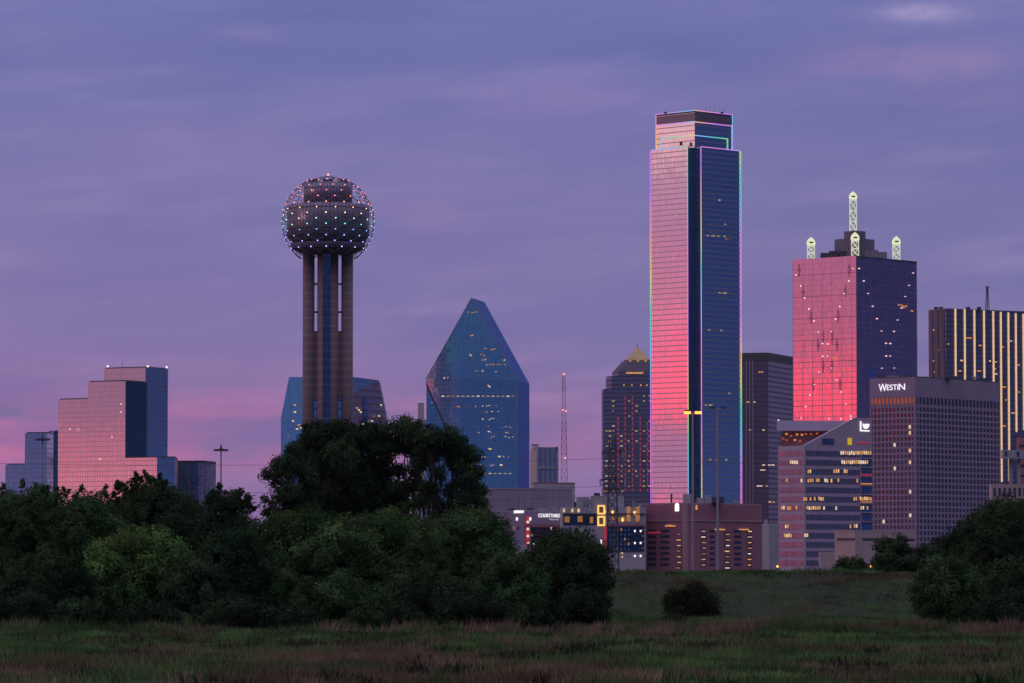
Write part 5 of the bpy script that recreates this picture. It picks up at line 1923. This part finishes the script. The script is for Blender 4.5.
# left thicket
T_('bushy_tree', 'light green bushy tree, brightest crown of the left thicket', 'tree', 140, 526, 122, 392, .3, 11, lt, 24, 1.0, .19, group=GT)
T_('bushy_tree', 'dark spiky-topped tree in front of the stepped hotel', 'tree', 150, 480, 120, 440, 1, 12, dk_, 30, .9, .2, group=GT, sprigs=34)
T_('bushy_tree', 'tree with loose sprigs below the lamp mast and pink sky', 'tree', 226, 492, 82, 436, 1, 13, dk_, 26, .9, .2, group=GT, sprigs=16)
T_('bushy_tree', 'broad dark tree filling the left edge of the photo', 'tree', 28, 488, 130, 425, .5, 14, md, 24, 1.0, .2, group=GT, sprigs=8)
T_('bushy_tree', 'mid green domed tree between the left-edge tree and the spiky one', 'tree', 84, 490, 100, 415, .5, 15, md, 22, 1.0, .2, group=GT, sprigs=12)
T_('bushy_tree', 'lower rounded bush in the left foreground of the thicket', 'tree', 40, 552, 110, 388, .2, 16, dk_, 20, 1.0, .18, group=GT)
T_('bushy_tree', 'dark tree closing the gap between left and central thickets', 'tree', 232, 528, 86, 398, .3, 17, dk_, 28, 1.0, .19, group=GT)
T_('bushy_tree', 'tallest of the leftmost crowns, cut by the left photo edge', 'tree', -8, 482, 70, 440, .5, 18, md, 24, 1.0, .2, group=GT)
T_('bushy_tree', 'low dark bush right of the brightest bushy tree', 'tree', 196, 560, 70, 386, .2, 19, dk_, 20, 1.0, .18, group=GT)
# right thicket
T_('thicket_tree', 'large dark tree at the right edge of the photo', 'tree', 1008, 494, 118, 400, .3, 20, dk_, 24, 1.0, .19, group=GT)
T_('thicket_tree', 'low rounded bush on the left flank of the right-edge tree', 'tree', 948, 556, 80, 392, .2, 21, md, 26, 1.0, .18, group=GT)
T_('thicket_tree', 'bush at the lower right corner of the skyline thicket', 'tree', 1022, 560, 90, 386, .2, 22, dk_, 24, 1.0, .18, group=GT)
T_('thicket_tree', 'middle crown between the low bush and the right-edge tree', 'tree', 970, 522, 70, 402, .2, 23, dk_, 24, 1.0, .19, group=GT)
# trees beyond the levee top
GU = 'low bushes along the foot of the thicket'
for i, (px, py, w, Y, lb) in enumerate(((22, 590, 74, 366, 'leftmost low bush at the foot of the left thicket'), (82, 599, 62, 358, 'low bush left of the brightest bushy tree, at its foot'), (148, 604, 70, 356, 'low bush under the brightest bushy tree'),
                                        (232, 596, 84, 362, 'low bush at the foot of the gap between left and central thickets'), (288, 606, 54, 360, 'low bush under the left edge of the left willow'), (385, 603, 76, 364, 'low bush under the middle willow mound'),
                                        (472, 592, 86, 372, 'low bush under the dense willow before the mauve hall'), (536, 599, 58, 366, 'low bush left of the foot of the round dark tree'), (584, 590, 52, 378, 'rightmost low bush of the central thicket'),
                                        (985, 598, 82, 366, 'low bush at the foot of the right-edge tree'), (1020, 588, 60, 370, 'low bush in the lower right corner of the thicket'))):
    T_('low_bush', lb, 'bush', px, py, w, Y, .0, 60 + i, ((.022, .038, .018), (.028, .050, .021))[i % 2], 14, 1.1, .17, group=GU, lobe_r=.6)  # leaf tone darkened to put the shade under the thicket into the colour
GB_ = 'trees beyond the levee top'
T_('levee_tree', 'round dark tree on the levee top before the concrete-grid hotel', 'tree', 893, 535, 50, 545, 1.5, 24, dk_, 22, 1.0, .22, gz=0, group=GB_)
T_('levee_tree', 'slim tree on the levee top right of the round one', 'tree', 922, 541, 24, 548, 1.5, 25, dk_, 12, 1.0, .22, gz=0, group=GB_)
T_('levee_tree', 'low bush on the levee top before the beige hall', 'tree', 852, 556, 42, 545, 1.5, 26, dk_, 14, 1.0, .22, gz=0, group=GB_)
T_('levee_tree', 'spreading tree on the levee top beside the right thicket', 'tree', 950, 536, 52, 550, 1.5, 27, dk_, 20, 1.0, .22, gz=0, group=GB_)
# lone bushes
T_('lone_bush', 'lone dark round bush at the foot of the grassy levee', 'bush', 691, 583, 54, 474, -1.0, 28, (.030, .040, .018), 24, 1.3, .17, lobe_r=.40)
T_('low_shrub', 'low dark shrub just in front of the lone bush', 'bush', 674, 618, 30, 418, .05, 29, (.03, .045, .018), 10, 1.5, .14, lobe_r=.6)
GS_ = 'weed clumps in the meadow'
for i, (px, py, w, Y, lb) in enumerate(((165, 640, 60, 300, 'wide low weed clump before the brightest bushy tree'), (352, 628, 24, 355, 'small weed clump under the left willow'), (780, 626, 40, 372, 'green weed patch right of the low shrub'),
                                        (860, 632, 46, 352, 'green weed patch left of the right thicket'), (450, 630, 40, 350, 'weed clump under the middle willow mound'), (560, 640, 44, 318, 'weed clump before the round tree end'), (300, 650, 36, 290, 'weed clump in the dry grass, lower left of centre'))):
    T_('weed_clump', lb, 'weeds', px, py, w, Y, .0, 40 + i, (.045, .075, .022), 9, 2.2, .13, group=GS_, lobe_r=.7)


# ================================================================== meadow grass
def vnoise(X, Y, cell, seed):
    """smooth random field on a lattice of the given cell size"""
    rg = np.random.default_rng(seed)
    T = rg.random((256, 256))
    x, y = X / cell + 1000, Y / cell + 1000
    i, j = np.floor(x).astype(int), np.floor(y).astype(int)
    u, v = x - i, y - j
    u, v = u * u * (3 - 2 * u), v * v * (3 - 2 * v)
    g_ = lambda a, b: T[a % 256, b % 256]
    return (g_(i, j) * (1 - u) + g_(i + 1, j) * u) * (1 - v) + (g_(i, j + 1) * (1 - u) + g_(i + 1, j + 1) * u) * v


def grass(name, n, y0, y1, h, wid, palette, seed, tufts, dens, hvar=.6, cell=(9.0, 14.0)):
    rg = np.random.default_rng(seed)
    Y = y0 + (y1 - y0) * rg.random(n)
    X = (rg.random(n) * 2 - 1) * (Y * .128 + 3)
    big = vnoise(X, Y * .55, cell[0], 77) * .6 + vnoise(X, Y * .55, cell[0] * .35, 78) * .4     # the same for every kind of grass: patches
    own = vnoise(X, Y * .6, cell[1] * .3, 100 + seed) * .55 + vnoise(X, Y * .6, cell[1] * .09, 200 + seed) * .45
    keep = rg.random(n) < np.clip(dens(big, own, X, Y), 0.0, 1.0)
    X, Y, big, own = X[keep], Y[keep], big[keep], own[keep]
    n = len(X)
    Z = np.array([ground_z(a, b) for a, b in zip(X, Y)])
    P_ = np.stack([X, Y, Z], 1)
    hh = h * (.5 + .6 * rg.random(n)) * np.clip(1 + hvar * (own - .5) * 3, .3, 2.4)
    tone = np.clip(.45 + 1.1 * vnoise(X, Y, 3.1, 300 + seed), .4, 1.7)
    ti = np.clip((vnoise(X, Y, 6.0, 400 + seed) * 1.5 - .25 + .35 * (rg.random(n) - .5)) * len(palette), 0, len(palette) - 1).astype(int)
    pal = np.array(palette)
    Vs, Cs = [], []
    for k_ in range(tufts):
        an = rg.random(n) * 2 * np.pi
        ln = (.12 + .45 * rg.random(n)) * hh
        b = P_ + np.stack([np.cos(an), np.sin(an), an * 0], 1) * (.08 + .24 * rg.random((n, 1)))
        tipd = np.stack([np.cos(an) * ln, np.sin(an) * ln, hh * (.6 + .55 * rg.random(n))], 1)
        sd = np.stack([-np.sin(an + 1), np.cos(an + 1), an * 0], 1) * (wid * (.6 + .8 * rg.random((n, 1))))
        Vs.append(np.stack([b - sd, b + sd, b + tipd * .6 + sd * .8, b + tipd], 1))
        Cs.append(np.clip(pal[ti] * tone[:, None] * (.75 + .5 * rg.random((n, 1))), .004, .4))
    V = np.concatenate(Vs).reshape(-1, 3)
    o = from_arrays(name, V, np.arange(len(V)).reshape(-1, 4), M['grass'], None, np.concatenate(Cs))
    tag(o, kind='stuff')
    return o


greens = [(.056, .106, .033), (.074, .150, .042), (.104, .195, .058), (.090, .130, .048)]
drys = [(.11, .088, .05), (.14, .10, .062), (.19, .135, .09), (.13, .125, .05)]
grass('green_grass', 170000, 190, 476, .46, .036, greens, 1, 4, lambda b, o, X, Y: .36 + 2.0 * (b - .38) + (Y - 300) / 260 + .5 * (o - .5))
grass('dry_grass', 90000, 188, 440, .58, .028, drys, 2, 4, lambda b, o, X, Y: .12 - 2.4 * (b - .46) - (Y - 270) / 260 + .8 * (o - .5))
grass('dark_weeds', 46000, 188, 400, .42, .05, [(.022, .036, .018), (.03, .055, .022), (.045, .075, .028), (.035, .03, .022)], 3, 5, lambda b, o, X, Y: 3.2 * (o - .58), .9)
grass('levee_grass', 52000, 474, 507, .20, .05, greens + [(.12, .08, .055), (.10, .075, .045)], 4, 3, lambda b, o, X, Y: .55 + 1.4 * (o - .5), 1.0)
grass('tall_weeds', 26000, 335, 384, .90, .045, [(.05, .09, .03), (.075, .125, .04), (.15, .11, .07), (.19, .135, .095)], 6, 5, lambda b, o, X, Y: 2.6 * (o - .47), .8)
grass('crest_grass', 6000, 498, 507, .40, .05, greens + [(.11, .085, .05)], 8, 4, lambda b, o, X, Y: 2.8 * (o - .5), 1.0)
